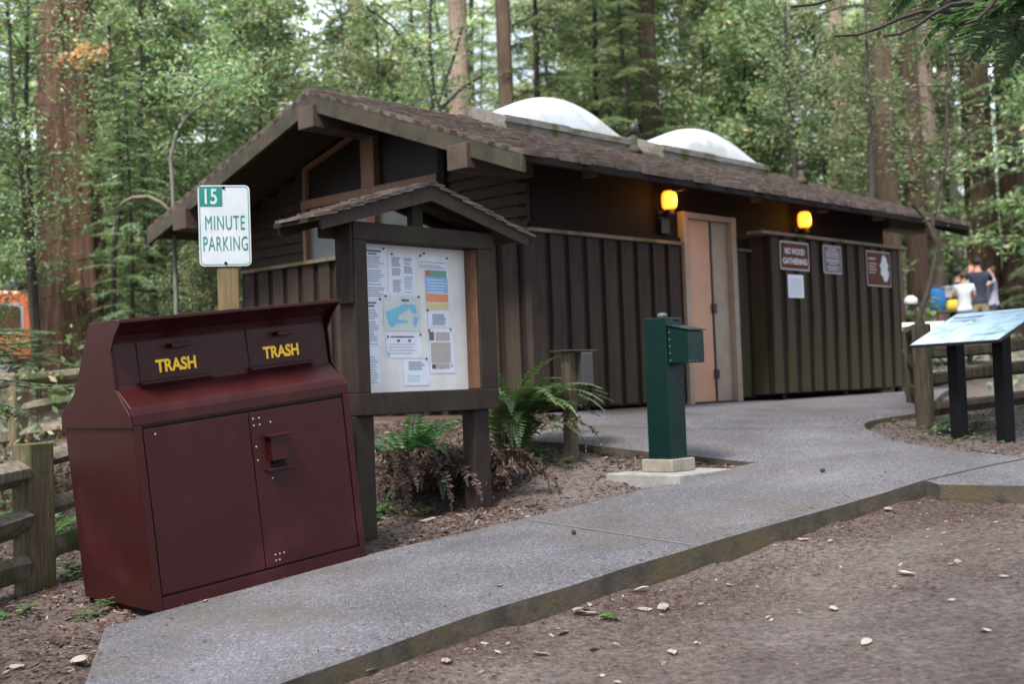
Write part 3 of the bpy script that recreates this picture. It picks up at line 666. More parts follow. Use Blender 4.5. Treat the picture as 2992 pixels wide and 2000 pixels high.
text('GATHERING', .1, 'signwhite', Matrix.Translation((0, -.065, d)), t, width=.56, bold=.003)
t, d = plate('notice_sign', SP(5.36, -.314, 1.73), .47, .36, .03, 'purplesign', 1, 'signgrey', 'small grey sign with rows of fine print between the two brown signs', 'sign', inset=.018)
def lines(t, rects, mat, name='printed_lines', dz=.001):
    m = MB()
    for x0, x1, y0, y1 in rects: m.box(x0, x1, y0, y1, dz, dz + .0008)
    return m.build(name, mat, t)
lines(t, [(-.11, .11, .125, .145), (-.17, .17, .095, .11), (-.17, .17, .06, .08), (-.17, .17, .03, .045), (-.17, .17, -.012, .006), (-.16, .17, -.035, -.02), (-.1, .1, -.062, -.05), (-.15, .15, -.105, -.09), (-.12, .13, -.135, -.12)], 'signgrey', dz=d)
t, d = plate('park_map_sign', SP(6.6, -.314, 1.665), .68, .47, .012, 'brownsign', 1, 'signgrey', 'brown sign with a white emblem at the right end of the board screen', 'sign', inset=.016)
lines(t, [(-.28, -.08, .12, .145), (-.28, -.06, .06, .075), (-.28, -.08, .02, .035), (-.28, -.06, -.02, -.005), (-.28, -.1, -.06, -.045)], 'signgrey', dz=d)
blob = [(.10, .17), (.15, .2), (.19, .15), (.21, .18), (.23, .10), (.27, .06), (.24, .0), (.28, -.05), (.25, -.12), (.2, -.17), (.13, -.16), (.10, -.1), (.04, -.07), (.06, 0), (.02, .05), (.07, .09)]
MB().prism(blob, XY, d + .001, d + .003).build('emblem', 'signwhite', t)
lines(t, [(.12, .2, -.06, -.03), (.15, .22, .06, .08)], 'mapland', 'emblem_detail', dz=d + .0035)
t = empty('paper_notice', SP(4.44, -.314, 1.362, .01), 'white paper notice below the NO WOOD GATHERING sign', 'notice')
MB().box(-.18, .18, -.14, .14, 0, .003).build('sheet', 'paper', t)
lines(t, [(-.15, .14, y, y + .007) for y in np.arange(-.11, .11, .022)], 'ink', dz=.0035)

# ================================================================== TRASH CAN
U = Vector((.7252, .6815, .098)).normalized(); Nn = Vector((.6848, -.7287, 0)).normalized()
cz = U.cross(-Nn).normalized(); CMx = frame(Vector((-2.01, 6.95, -1.165)) , U, -Nn, cz)
can = empty('trash_bin', CMx, 'maroon steel double trash bin leaning beside the kiosk at the path edge', 'trash bin')
CW = 1.44
prof = [(0, 0.0), (0, 1.085), (.012, 1.125), (.15, 1.232), (.155, 1.495), (.13, 1.53), (.075, 1.568), (.0, 1.597), (.03, 1.612), (.36, 1.612), (.46, 1.47), (.66, 1.22), (.86, 1.11), (.88, 1.06), (.88, 0.0)]
mb = MB(); n = len(prof)
mb.v = [(CW * s, y, z) for s in (0, 1) for y, z in prof]
mb.f = [(i, (i + 1) % n, n + (i + 1) % n, n + i) for i in range(n)]
# side plates
mb.f += [tuple(range(n))[::-1], tuple(range(n, 2 * n))]
body = mb.build('body', 'can', can, bevel=.012)
# end plates standing a little proud, so the scoop under the hood is closed at the sides
for x0, x1 in ((-.012, -.001), (CW + .001, CW + .012)):
    MB().prism([(-.012, 1.02), (.0, 1.09), (.135, 1.235), (.135, 1.45), (.07, 1.53), (-.02, 1.60), (.03, 1.62), (.36, 1.618), (.47, 1.47), (.67, 1.22), (.87, 1.11), (.89, 1.02)], lambda p, t: (t, p[0], p[1]), x0, x1).build('end_plate', 'can', can, bevel=.003)
MB().box(-.015, CW + .015, -.03, .0, 1.597, 1.617).build('hood_lip', 'can', can, bevel=.003)
# fascia and front frame
MB().box(.0, CW, -.012, -.001, 1.03, 1.09).build('fascia_strip', 'can', can, bevel=.003)
fr = MB(); fr.box(.0, .045, -.014, -.001, .0, 1.028); fr.box(CW - .045, CW, -.014, -.001, 0, 1.028); fr.box(.046, CW - .046, -.014, -.001, 0.0, .07); fr.build('front_frame', 'can', can, bevel=.003)
for k, (x0, x1) in enumerate(((.052, .716), (.722, CW - .052))):
    dd = MB().box(x0, x1, -.010, -.001, .082, 1.005).build('door', 'can', can, bevel=.004)
MB().box(.046, CW - .046, -.0035, -.001, .072, 1.02).build('door_gap', 'black', can)
hd = MB().box(.82, .935, -.055, -.0105, .70, .855).build('handle', 'can', can, bevel=.008)
MB().box(.80, .955, -.075, -.0105, .845, .86).build('handle_hood', 'can', hd, bevel=.004)
MB().box(.79, .965, -.045, -.0105, .645, .66).build('latch_bar', 'can', hd, bevel=.004)
MB().box(.835, .92, -.03, -.0105, .662, .695).build('latch_recess', 'black', hd)
rv = MB()
for x, z in ((.745, .965), (.785, .965), (.745, .925), (.785, .925), (.86, .93), (.745, .72), (.79, .15), (.82, .15), (.85, .15), (.79, .115), (.815, .115), (.83, .60), (.745, .80), (1.405, .62), (.12, .97)):
    rv.lathe([(.0055, 0), (.0045, .003), (0, .004)], 8, (0, 0, 0))
    i = len(rv.v) - 24
    for q in range(i, len(rv.v)):
        a, b, c = rv.v[q]; rv.v[q] = (x + a, -.0105 - c, z + b)
M['rivet'] = flat('rivet', (.5, .48, .48), .3, .5)
rv.build('rivet_heads', 'rivet', body)
for k, (x0, x1) in enumerate(((.15, .60), (.86, 1.31))):
    ch = MB().box(x0, x1, .1465, .152, 1.258, 1.488).build('chute_door', 'can', can, bevel=.004)
    MB().box(x0 - .01, x1 + .01, .118, .149, 1.243, 1.258).build('chute_ledge', 'can', ch, bevel=.003)
    cx = (x0 + x1) / 2 + .02
    MB().box(cx - .06, cx + .06, .085, .1455, 1.432, 1.458).build('chute_handle', 'can', ch, bevel=.006)
    text('TRASH', .098, 'yellow', Matrix.Translation(((x0 + x1) / 2 + .005, .1455, 1.337)) @ STAND, ch, width=.255, bold=.0032, depth=.0008)
MB().box(.02, CW - .02, .02, .86, -.05, -.001).build('base_skid', 'black', can)

# ================================================================== 15 MINUTE PARKING sign
sp = Vector((-1.79, 8.72, 0)); sp.x = at(522, 650, 8.72).x
zg = H(sp.x, sp.y)
FZ = Vector((sp.x, sp.y, 0)).normalized()
SR = Vector((FZ.y, -FZ.x, 0))
tp = empty('parking_sign', frame((sp.x, sp.y, zg), SR, FZ, (0, 0, 1)), 'white and green 15 MINUTE PARKING sign on a wooden post behind the trash bin', 'sign')
pc = at(519, 512, 8.60); hc = pc.z - zg
MB().box(-.07, .075, 0.0, .14, -.1, hc + .25).build('post', 'post', tp, bevel=.008)
SW, SH = .352, .565
Pl = Matrix.Translation((pc.x * 0 - .01, -.006, hc)) @ STAND @ Matrix.Rotation(.0, 4, 'Z')
def child(o, mtx): o.matrix_local = mtx; return o
pl = child(MB().prism(rrect(SW, SH, .035), XY, 0, .003).build('plate', 'signwhite', tp), Pl)
ringo = rrect(SW - .018, SH - .018, .03); ringi = rrect(SW - .027, SH - .027, .026)
rg = MB(); n = len(ringo)
rg.v = [(x, y, .0045) for x, y in ringo] + [(x, y, .0045) for x, y in ringi]; rg.f = [(i, (i + 1) % n, n + (i + 1) % n, n + i) for i in range(n)]
rg.build('border_line', 'signgreen', pl)
MB().box(-SW / 2 + .01, -.012, .135, SH / 2 - .01, .0035, .0055).build('green_patch', 'signgreen', pl)
text('15', .15, 'signwhite', Matrix.Translation((-.088, .203, .006)), pl, width=.082, bold=.002)
text('MINUTE', .142, 'signgreen', Matrix.Translation((.003, .02, .0045)), pl, width=.268, bold=0, kern=1.12)
text('PARKING', .142, 'signgreen', Matrix.Translation((.003, -.125, .0045)), pl, width=.300, bold=0, kern=1.12)
for y in (.265, -.262):
    b = MB().lathe([(.011, 0), (.011, .005), (.006, .009)], 6).build('bolt', 'black', pl); b.location = (.0, y, .003)

# ================================================================== NOTICE KIOSK
K0 = Vector((-.192, 9.511, -.86))
KM = Matrix.Translation(K0) @ RZ(ang)
ks = empty('notice_kiosk', KM, 'brown wooden notice kiosk with small shingled roof and papers behind the opening', 'notice kiosk')
for x0 in (-.165, -1.30):
    MB().box(x0, x0 + .165, .0, .129, -.25, .699).build('post', 'kiosk', ks, bevel=.008)
fm = MB(); y0, y1 = -.03, .13
fm.box(-1.30, .075, y0 - .012, y1, .70, .853); fm.box(-1.30, .075, y0 - .012, y1, 1.905, 2.03)
fm.box(-1.30, -1.185, y0 - .01, y1, .8535, 1.9045); fm.box(-.10, .075, y0 - .01, y1, .8535, 1.9045)
fm.build('frame', 'kiosk', ks, bevel=.006)
MB().box(-.104, -.1005, -.02, .105, .86, 1.90).build('inner_side', 'kiosk_in', ks)
MB().box(-1.184, -1.181, -.02, .105, .86, 1.90).build('inner_side', 'kiosk_in', ks)
bdn = MB().box(-1.18, -.105, .105, .125, .8545, 1.904).build('back_board', 'board', ks)
# papers, measured on the board in metres from its lower left corner
BW, BH = 1.075, 1.05
# photo crop rectangles -> board coordinates: board spans x 65..1050, y 40..1460 of the crop
def bxy(x, y): return (-1.18 + (x - 70) / (1045 - 70) * 1.0, 1.893 - (y - 45) / (1440 - 45) * 1.03)
pn = [0]
def sheet_paper(x0, y0, x1, y1, mat='paper', name='paper', lay=0):
    a, b = bxy(x0, y0), bxy(x1, y1); pn[0] += 1
    yb = .1035 - lay * .002 - pn[0] * .00012
    return MB().box(a[0], b[0], yb - .0008, yb, b[1], a[1]).build(name, mat, bdn), yb - .0008
def ink(parent, y, rects, mat):
    m = MB()
    for x0, y0, x1, y1 in rects:
        a, b = bxy(x0, y0), bxy(x1, y1); m.box(a[0], b[0], y - .0009, y - .0003, b[1], a[1])
    m.build('print', mat, parent)
r5 = random.Random(5)
def para(x0, x1, ys, lh=11, gap=9, ragged=.25):
    R = []; y = ys[0]
    while y < ys[1]:
        R.append((x0, y, x1 - (x1 - x0) * (r5.random() * ragged), y + lh)); y += lh + gap
        if r5.random() < .15: y += 12
    return R
p, y = sheet_paper(85, 60, 350, 560); ink(p, y, [(150, 90, 310, 108), (190, 118, 270, 134)], 'inkdark'); ink(p, y, para(105, 335, (150, 530)), 'ink'); ink(p, y, [(98, 85, 128, 125)], 'inkdark')
p, y = sheet_paper(372, 110, 620, 500); ink(p, y, para(405, 490, (145, 320), 16, 3) + para(520, 600, (145, 290), 16, 3) + para(410, 490, (365, 490), 14, 4) + para(520, 600, (330, 480), 10, 9), 'ink')
p, y = sheet_paper(660, 120, 945, 235); ink(p, y, para(670, 940, (170, 235), 10, 10), 'ink')
p, y = sheet_paper(85, 575, 285, 1010); ink(p, y, [(115, 588, 255, 606), (150, 618, 235, 636)], 'inkdark'); ink(p, y, para(92, 270, (660, 990)), 'ink')
ink(p, y, [(84, 580, 102, 630)], 'pred')
p, y = sheet_paper(92, 1020, 270, 1380); ink(p, y, para(110, 255, (1110, 1370), 10, 14), 'ink'); ink(p, y, [(160, 1018, 178, 1045)], 'pred')
p, y = sheet_paper(715, 240, 945, 645); 
for (a, b_, c, d_), m_ in zip(((720, 252, 930, 325), (720, 328, 940, 480), (720, 488, 940, 572), (720, 578, 940, 642)), ('pgreen', 'pblue', 'porange', 'pyellow')): ink(p, y, [(a, b_, c, d_)], m_)
ink(p, y - .001, para(735, 925, (345, 470), 8, 22), 'paper'); ink(p, y - .001, [(728, 262, 760, 305)], 'pred')
p, y = sheet_paper(315, 520, 665, 862, 'mapland'); ink(p, y, [(485, 552, 555, 575)], 'inkdark')
def blobk(parent, y, pts, mat):
    MB().prism([bxy(*q) for q in pts], lambda q, t: (q[0], t, q[1]), y - .0012, y - .0003).build('map_shape', mat, parent)
blobk(p, y, [(340, 680), (420, 640), (500, 600), (610, 600), (630, 690), (580, 690), (560, 640), (500, 680), (450, 720), (450, 750), (540, 760), (530, 790), (430, 790), (400, 830), (370, 820), (345, 740)], 'mapwater')
blobk(p, y, [(590, 720), (640, 730), (635, 760), (610, 830), (590, 800)], 'pblue')
p, y = sheet_paper(330, 890, 665, 1125); ink(p, y, [(370, 912, 590, 928), (340, 905, 356, 935), (430, 945, 458, 970), (535, 945, 562, 970)], 'inkdark'); ink(p, y, para(355, 630, (990, 1100), 7, 22), 'ink'); ink(p, y, [(342, 1070, 358, 1108)], 'pblue')
p, y = sheet_paper(480, 1140, 725, 1395); ink(p, y, para(530, 690, (1160, 1250), 14, 4), 'ink'); ink(p, y, para(520, 660, (1300, 1370), 8, 16), 'mapteal')
p, y = sheet_paper(730, 655, 945, 820); ink(p, y, para(775, 915, (690, 800), 17, 2), 'ink')
p, y = sheet_paper(735, 845, 985, 1280); ink(p, y, [(750, 975, 945, 1180), (800, 870, 940, 960), (760, 1185, 930, 1240)], 'pgrey'); ink(p, y, [(738, 868, 785, 955), (755, 1195, 790, 1235)], 'inkdark'); ink(p, y, [(940, 1195, 965, 1225)], 'pblue'); ink(p, y, [(840, 1215, 860, 1240)], 'porange')
pins = MB()
for q in ((95, 60), (330, 72), (405, 118), (675, 115), (710, 90), (335, 528), (645, 525), (650, 898), (700, 1135), (285, 560), (950, 845), (728, 655), (735, 855), (935, 125)):
    a = bxy(*q); pins.box(a[0] - .006, a[0] + .006, .092, .098, a[1] - .006, a[1] + .006)
pins.build('pin', 'black', bdn)
# kiosk roof: ridge runs front to back over the middle
kc, kh, kze, kzr = -.635, 1.06, 2.04, 2.36
kzf = lambda x: kzr - abs(x - kc) * (kzr - kze) / kh
yf, yb = -.14, .33
kr = MB().prism([(kc - kh, kze - .02), (kc, kzr - .02), (kc + kh, kze - .02), (kc + kh, kze - .05), (kc, kzr - .05), (kc - kh, kze - .05)], lambda p, t: (p[0], t, p[1]), yf + .01, yb - .01).build('roof', 'soffit', ks)
def kshingle(sgn, seed):
    r = random.Random(seed); mb = MB(); row = .115; n = int(kh / row)
    for k in range(n + 1):
        xe = kc + sgn * (kh - k * row); y = yf
        while y < yb:
            w_ = r.uniform(.07, .16); ya, yb2 = y, min(y + w_ - .003, yb); y += w_
            if yb2 - ya < .015: continue
            xa = xe + sgn * r.uniform(-.02, .025); xb = xe - sgn * row * 1.6
            if (xb - kc) * sgn < 0: xb = kc
            l = r.uniform(.012, .028)
            za, zb = kzf(xa) - .02, kzf(xb) - .02
            q = [(xa, ya, za), (xb, ya, zb - .02), (xa, yb2, za), (xb, yb2, zb - .02), (xa, ya, za + l), (xb, ya, zb + .006), (xa, yb2, za + l), (xb, yb2, zb + .006)]
            if abs(xa - xb) > .01: mb.hexa(q)
    mb.build('shingle_covering', 'shingle', kr)
kshingle(-1, 1); kshingle(1, 2)
for yy in (yf + .0, yb - .03):
    MB().prism([(kc - kh + .04, kze - .03), (kc, kzr - .05), (kc + kh - .04, kze - .03), (kc + kh - .06, kze - .1), (kc, kzr - .15), (kc - kh + .06, kze - .1)], lambda p, t: (p[0], t, p[1]), yy + .012, yy + .04).build('barge_board', 'kiosk', ks)
for yy in (.01, ):
    MB().prism([(kc - .78, 2.032), (kc - .7, 2.03 - .0), (kc, kzr - .16), (kc + .7, 2.03), (kc + .78, 2.03), (kc + .55, 2.12), (kc, kzr - .06), (kc - .55, 2.12)], lambda p, t: (p[0], t, p[1]), yy, yy + .09).build('rafter', 'kiosk', ks)
    MB().box(kc - .05, kc + .05, yy + .02, yy + .08, 2.031, kzr - .15).build('king_post', 'kiosk', ks)
MB().box(kc - .78, kc + .78, .13, .2, 1.93, 2.02).build('cross_beam', 'kiosk', ks)
MB().box(-1.325, -1.301, -.03, .13, 1.47, 2.02).build('side_board', 'kiosk', ks)

M['greymetal0'] = flat('dull_metal', (.09, .09, .095), .5)
# ================================================================== IRON RANGER (green pay pipe)
ip = gpx(1540, 1066) + Vector((0, 0, .0))
ip = gpx(1532, 1080)
IM = Matrix.Translation(ip) @ RZ(ang)
ir = empty('fee_deposit_post', IM, 'dark green square steel fee post with a deposit box on a concrete base', 'fee post')
MB().box(-.36, .36, -.36, .34, -.16, .0).build('ground_slab', 'slab', ir, bevel=.01)
MB().box(-.15, .15, -.15, .15, .001, .10).build('plinth', 'plinth', ir, bevel=.008)
pb = MB().box(-.108, .108, -.108, .108, .101, 1.20).build('post', 'green', ir, bevel=.006)
MB().box(-.115, .115, -.115, .115, .101, .112).build('foot_flange', 'green', ir, bevel=.003)
bxm = MB().prism([(-.109, .84), (-.30, .84), (-.30, 1.085), (-.109, 1.13)], lambda p, t: (t, p[0], p[1]), -.095, .12).build('deposit_box', 'green', ir, bevel=.005)
MB().prism([(-.109, 1.133), (-.315, 1.088), (-.315, 1.098), (-.109, 1.143)], lambda p, t: (t, p[0], p[1]), -.105, .13).build('box_lid', 'green', bxm, bevel=.003)
rv = MB()
for k in range(5): rv.box(-.099, -.094, -.135, -.128, .86 + k * .055, .867 + k * .055)
for k in range(3): rv.box(-.09 + k * .05, -.083 + k * .05, -.302, -.299, .852, .858)
rv.build('rivet_heads', 'rivet', bxm)
MB().lathe([(.04, 1.201), (.04, 1.228), (.03, 1.24), (0, 1.244)], 16).build('lock_cap', 'greymetal0', ir, smooth=True)
MB().box(.0, .07, -.1105, -.1085, 1.17, 1.185).build('slot', 'black', ir)

# ================================================================== DRINKING POST beside the fern
wp = gpx(1310, 1046); WY = wp.y; wp.z -= .04
wd_ = empty('fountain_post', Matrix.Translation(wp) @ RZ(ang), 'wooden post carrying a grey metal fountain box beside the fern', 'post')
zt = at(1306, 803, WY).z - wp.z
M['greymetal'] = flat('grey_metal', (.05, .044, .046), .5)
M['oldpost'] = pmat('dark_old_post', (.06, .045, .03), (.12, .09, .06), 5, .85, .5, 18, (8, 8, .7))
MB().box(-.045, .045, -.045, .045, -.1, zt - .01).build('post', 'oldpost', wd_, bevel=.008)
bb = MB().box(.046, .18, -.12, .06, zt - .30, zt - .02).build('box', 'greymetal', wd_, bevel=.01)
MB().box(-.10, .26, -.11, .11, zt - .010, zt + .0).build('top_plate', 'greymetal', wd_, bevel=.004)

# ================================================================== INTERPRETIVE PANEL at right
ph = math.radians(65); e1 = Vector((math.cos(ph), -math.sin(ph), .0)); e2h = Vector((math.sin(ph), math.cos(ph), 0))
ctr = Vector((3.84, 10.4, 0)); zc = at(2200, 790, 10.5).z
zb_ = H(ctr.x, ctr.y) - .05
IPm = frame((ctr.x, ctr.y, zb_), e1, e2h, (0, 0, 1))
it = empty('interpretive_panel', IPm, 'low slanted interpretive panel with sky sheen painted into its picture, on two black posts', 'information panel')
hh = zc - zb_
for s in (-.25, .25): MB().box(s - .055, s + .055, -.05, .05, -.1, hh + .08).build('post', 'black', it, bevel=.006)
tl = math.atan2(.27, .56)
pm = Matrix.Translation((0, -.28, hh - .01)) @ Matrix.Rotation(tl, 4, 'X')
pa = child(MB().prism(rrect(1.0, .62, .02), lambda p, t: (p[0], p[1] + .31, t), 0, .02).build('panel', 'darkmetal', it), pm)
def ipface():
    m, t, p = base('picture_sky_sheen')  # pale blue tones stand in for sky reflected in the panel
    tc = N(t, 'ShaderNodeTexCoord'); n = N(t, 'ShaderNodeTexNoise'); n.inputs['Scale'].default_value = 3.2; n.inputs['Detail'].default_value = 5; n.inputs['Distortion'].default_value = 1
    mp = N(t, 'ShaderNodeMapping'); mp.inputs['Scale'].default_value = (1, 2.2, 1); t.links.new(tc.outputs['Object'], mp.inputs[0]); t.links.new(mp.outputs[0], n.inputs[0])
    r = N(t, 'ShaderNodeValToRGB'); e = r.color_ramp.elements; e[0].position = .3; e[1].position = .72
    e[0].color = (.16, .30, .24, 1); e[1].color = (.55, .34, .45, 1)
    for q, c in ((.40, (.28, .48, .50, 1)), (.47, (.42, .62, .80, 1)), (.6, (.46, .66, .88, 1)), (.66, (.36, .48, .80, 1))): x = e.new(q); x.color = c
    t.links.new(n.outputs[0], r.inputs[0]); t.links.new(r.outputs[0], p.inputs['Base Color']); p.inputs['Roughness'].default_value = .22
    return m
M['ipface'] = ipface()
MB().prism(rrect(.97, .59, .015), lambda p, t: (p[0], p[1] + .31, t), .0205, .023).build('picture', 'ipface', pa)
lines(pa, [(-.42, -.1, .5, .525), (-.42, -.15, .46, .47), (-.42, -.12, .43, .44), (.1, .4, .14, .15), (.1, .38, .11, .12)], 'inkdark', dz=.0235)

# ================================================================== SPLIT-RAIL FENCES
def rail(a, b, r, seed, parent, M4, mat='rail'):
    rr = random.Random(seed); a, b = Vector(a), Vector(b); n = 12; pts = []; rad = []
    off = Vector((rr.uniform(-1, 1), rr.uniform(-1, 1), rr.uniform(-1, 1))) * .03
    for k in range(n + 1):
        t = k / n; s = math.sin(math.pi * t)
        pts.append(a.lerp(b, t) + off * s * 1.5); rad.append(r * (.9 + .15 * rr.random()))
    inv = M4.inverted()
    mb = MB().tube([inv @ p for p in pts], rad, 9, wob=lambda k, j, t, p: 1 + .18 * math.sin(3 * t + seed) + .14 * noise.noise(Vector((k * .35, j * 1.3, seed))))
    return mb.build('rail', mat, parent, smooth=False, bevel=.004)
def fence(posts, heights, label, hgt=.95, pr=.1, rr_=.062, ends=(None, None), name='split_rail_fence', wire=False, square=True, dark=False):
    z = lambda p: GH(p[0], p[1])
    o = Matrix.Translation((posts[0][0], posts[0][1], z(posts[0])))
    t = empty(name, o, label, 'fence'); inv = o.inverted()
    for i, p in enumerate(posts):
        c = inv @ Vector((p[0], p[1], z(p))); a = random.Random(i + len(label)).uniform(-.1, .1)
        m = MB().prism([(x + .0, y) for x, y in rrect(2 * pr, 2 * pr * .9, .02, 2)], XY, -.3, hgt)
        po = m.build('post', 'shaded_rail' if dark else 'fencepost', t, bevel=.008); po.location = c; po.rotation_euler = (0, 0, ang + .3 + a)
        if wire and i == 0:
            w_ = MB().tube([(1.02 * pr * 1.08 * math.cos(q) * (1 + .22 * abs(math.sin(2 * q))), 1.02 * pr * math.sin(q) * (1 + .22 * abs(math.sin(2 * q))), hgt * .82 + .012 * math.sin(q)) for q in np.linspace(0, 2 * math.pi, 25)], .003, 5)
            w_.build('wire', 'darkmetal', po)
    sd = 0
    for i in range(len(posts) - 1):
        p, q = posts[i], posts[i + 1]
        for h in heights:
            sd += 1
            rail((p[0], p[1], z(p) + h), (q[0], q[1], z(q) + h), rr_, sd + len(label), t, o, 'shaded_rail' if dark else 'rail')
    return t
lp = gpx(82, 1337)
dirF = Vector((math.cos(math.radians(78)), math.sin(math.radians(78))))
f0 = lp.to_2d()
fence([(f0.x, f0.y), (f0.x + dirF.x * 2.6, f0.y + dirF.y * 2.6), (f0.x + dirF.x * 5.0, f0.y + dirF.y * 5.0)], (.22, .50, .80), 'weathered split rail fence running behind the trash bin', hgt=.93, wire=True)
fence([(f0.x - .03, f0.y - .12), (f0.x - dirF.x * 2.4 - .25, f0.y - dirF.y * 2.4)], (.17, .46, .76), 'weathered split rail fence leaving the frame at lower left', hgt=.80, pr=.05, rr_=.085)
fence([(-8.2, 15.2), (-6.15, 15.6), (-4.9, 16.0), (-2.6, 16.6)], (.12, .42, .8), 'pale log fence in the woods beyond the left fence post', hgt=.86, rr_=.09)
pB = (3.72, 11.45)
pA = (at(2083, 800, 15.6).x, 15.6)
fence([pA, ((pA[0] + pB[0]) / 2, (pA[1] + pB[1]) / 2 + .1), pB], (.3, .62, .92), 'mossy split rail fence between the restroom and the interpretive panel', hgt=.95, pr=.08, dark=True)
fence([(pB[0] + .05, pB[1] + .12), (5.35, 12.3), (7.4, 13.3)], (.15, .42, .68), 'split rail fence behind the interpretive panel', hgt=.8, pr=.075, dark=True)

# ================================================================== PLANTS
rng = np.random.default_rng(7)
def rot_dirs(n, spread): 
    v = rng.normal(size=(n, 3)); return unit(v)
def frond(base_, az, L, lift, droop, wmax, n=34, curl=0, seed=0):
    """one fern frond -> list of quads (4 x 3) along an arching rachis"""
    d = np.array([math.cos(az), math.sin(az), 0]); side = np.array([-math.sin(az), math.cos(az), 0]); out = []
    pos = np.array(base_, float); el = lift
    pts = []
    for k in range(n):
        t = k / (n - 1); e = lift - droop * t ** 1.3
        pos = pos + (d * math.cos(e) + np.array([0, 0, 1]) * math.sin(e)) * L / n; pts.append((pos.copy(), e, t))
    for p, e, t in pts[2:]:
        w_ = wmax * math.sin(math.pi * min(1, (t * .92 + .08)) ** .8) + .008
        tang = d * math.cos(e) + np.array([0, 0, 1]) * math.sin(e); nrm = -d * math.sin(e) + np.array([0, 0, 1]) * math.cos(e)
        for s in (-1, 1):
            a = unit(side * s + tang * .35 + nrm * (-.15 + curl * rng.normal()) + rng.normal(size=3) * .08)
            c = p + a * w_ / 2; out.append((c, a * w_ / 2, tang * L / n * .45))
    return out, [q[0] for q in pts]
def fern(name, pos, specs, label, dead=None, green='fern'):
    t = empty(name, pos, label, 'plant')
    for nm, sp_, mt in (('green_foliage', specs, green), ('dead_foliage', dead, 'deadfern')):
        if not sp_: continue
        Q = []; st = MB()
        for s in sp_:
            q, pts = frond(*s); Q += q; st.tube(pts[::3] + [pts[-1]], .004, 4, cap=False)
        c = np.array([q[0] for q in Q]); A = np.array([q[1] for q in Q]); B = np.array([q[2] for q in Q])
        o = link(nm, qmesh(quads(c, A, B), nm), mt, t); st.build('stalk', 'bark_dark' if nm == 'dead_foliage' else mt, o)
    return t
R = random.Random(4)
def specs(n, L, lift, droop, w_, a0=0, a1=2 * math.pi, curl=0, r0=.05):
    return [((R.uniform(-r0, r0), R.uniform(-r0, r0), 0), R.uniform(a0, a1), L * R.uniform(.75, 1.15), lift * R.uniform(.8, 1.15), droop * R.uniform(.8, 1.2), w_, 34, curl) for _ in range(n)]
fp = gpx(1168, 1042); fp.z = GH(fp.x, fp.y)
big = specs(22, 1.1, 1.4, 2.1, .14, -1.6, 1.0) + specs(5, 1.0, 1.5, 1.9, .14, -.9, .2) + [((.0, 0, 0), -.25, 1.2, 1.45, 2.4, .14, 44, 0), ((.0, .02, 0), -.05, 1.05, 1.45, 1.6, .13, 36, 0), ((.02, 0, 0), -.5, 1.2, 1.4, 2.1, .13, 38, 0)] + specs(10, 1.2, 1.35, 1.7, .12, 1.5, 5)
fern('sword_fern', fp, big, 'large arching green sword fern right of the kiosk', specs(12, 1.0, 1.3, 2.4, .07, -1.7, 1.7, .5))
fp2 = Vector((-.60, 9.95, 0)); fp2.z = GH(*fp2.to_2d())
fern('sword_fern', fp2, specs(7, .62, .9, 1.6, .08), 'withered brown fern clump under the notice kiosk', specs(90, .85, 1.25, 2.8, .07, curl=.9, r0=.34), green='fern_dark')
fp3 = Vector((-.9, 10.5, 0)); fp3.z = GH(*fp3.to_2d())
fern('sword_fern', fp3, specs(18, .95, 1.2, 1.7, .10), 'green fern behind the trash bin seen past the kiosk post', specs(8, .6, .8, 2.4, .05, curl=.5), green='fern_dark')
fp4 = Vector((-3.55, 9.3, 0)); fp4.z = GH(*fp4.to_2d())
fern('sword_fern', fp4, specs(14, .95, 1.2, 1.5, .09), 'green fern behind the left fence post')
fp5 = Vector((-3.55, 7.45, 0)); fp5.z = GH(*fp5.to_2d())
fp6 = Vector((3.95, 11.1, 0)); fp6.z = GH(*fp6.to_2d())
fern('sword_fern', fp6, specs(9, .4, .8, 1.6, .05), 'small dark fern at the foot of the interpretive panel', specs(8, .4, .7, 2.2, .05, curl=.4))
# low leaves
def patches(spots, label, name='ground_cover', mt='clover'):
    C = []; A = []; B = []
    for (cx, cy, r, n, h) in spots:
        for _ in range(n):
            a = rng.uniform(0, 2 * math.pi); q = r * math.sqrt(rng.random()); x, y = cx + q * math.cos(a), cy + q * math.sin(a)
            z = GH(x, y) + rng.uniform(.01, h); s = rng.uniform(.014, .026)
            for k in range(3):
                t = a + k * 2.09 + rng.normal() * .2; d = unit(np.array([math.cos(t), math.sin(t), rng.normal() * .25])); sd = unit(np.cross(d, [0, 0, 1.]) + np.array([0, 0, rng.normal() * .2]))
                C.append(np.array([x, y, z]) + d * s); A.append(d * s); B.append(sd * s * .8)
    o = link(name, qmesh(quads(np.array(C), np.array(A), np.array(B)), name), mt); tag(o, label, 'plants', kind='stuff'); return o
def spot(px, py, r, n, h=.08): p = gpx(px, py); return (p.x, p.y, r, n, h)
patches([spot(868, 1168, .16, 60, .1), spot(845, 1180, .08, 25), spot(975, 1165, .1, 18, .05), spot(180, 1300, .3, 70, .12), spot(195, 1400, .07, 10, .06), spot(240, 1388, .06, 12, .08), spot(30, 1390, .12, 16, .05), spot(160, 1240, .25, 60, .15),
         spot(1210, 1040, .25, 60, .12), spot(1260, 1060, .2, 30, .1), spot(1390, 1372, .05, 8, .03), spot(150, 1130, .3, 60, .2), spot(2150, 985, .3, 30, .08), spot(2250, 1000, .3, 20, .06)], 'low green clover leaves growing in the litter beside the path')
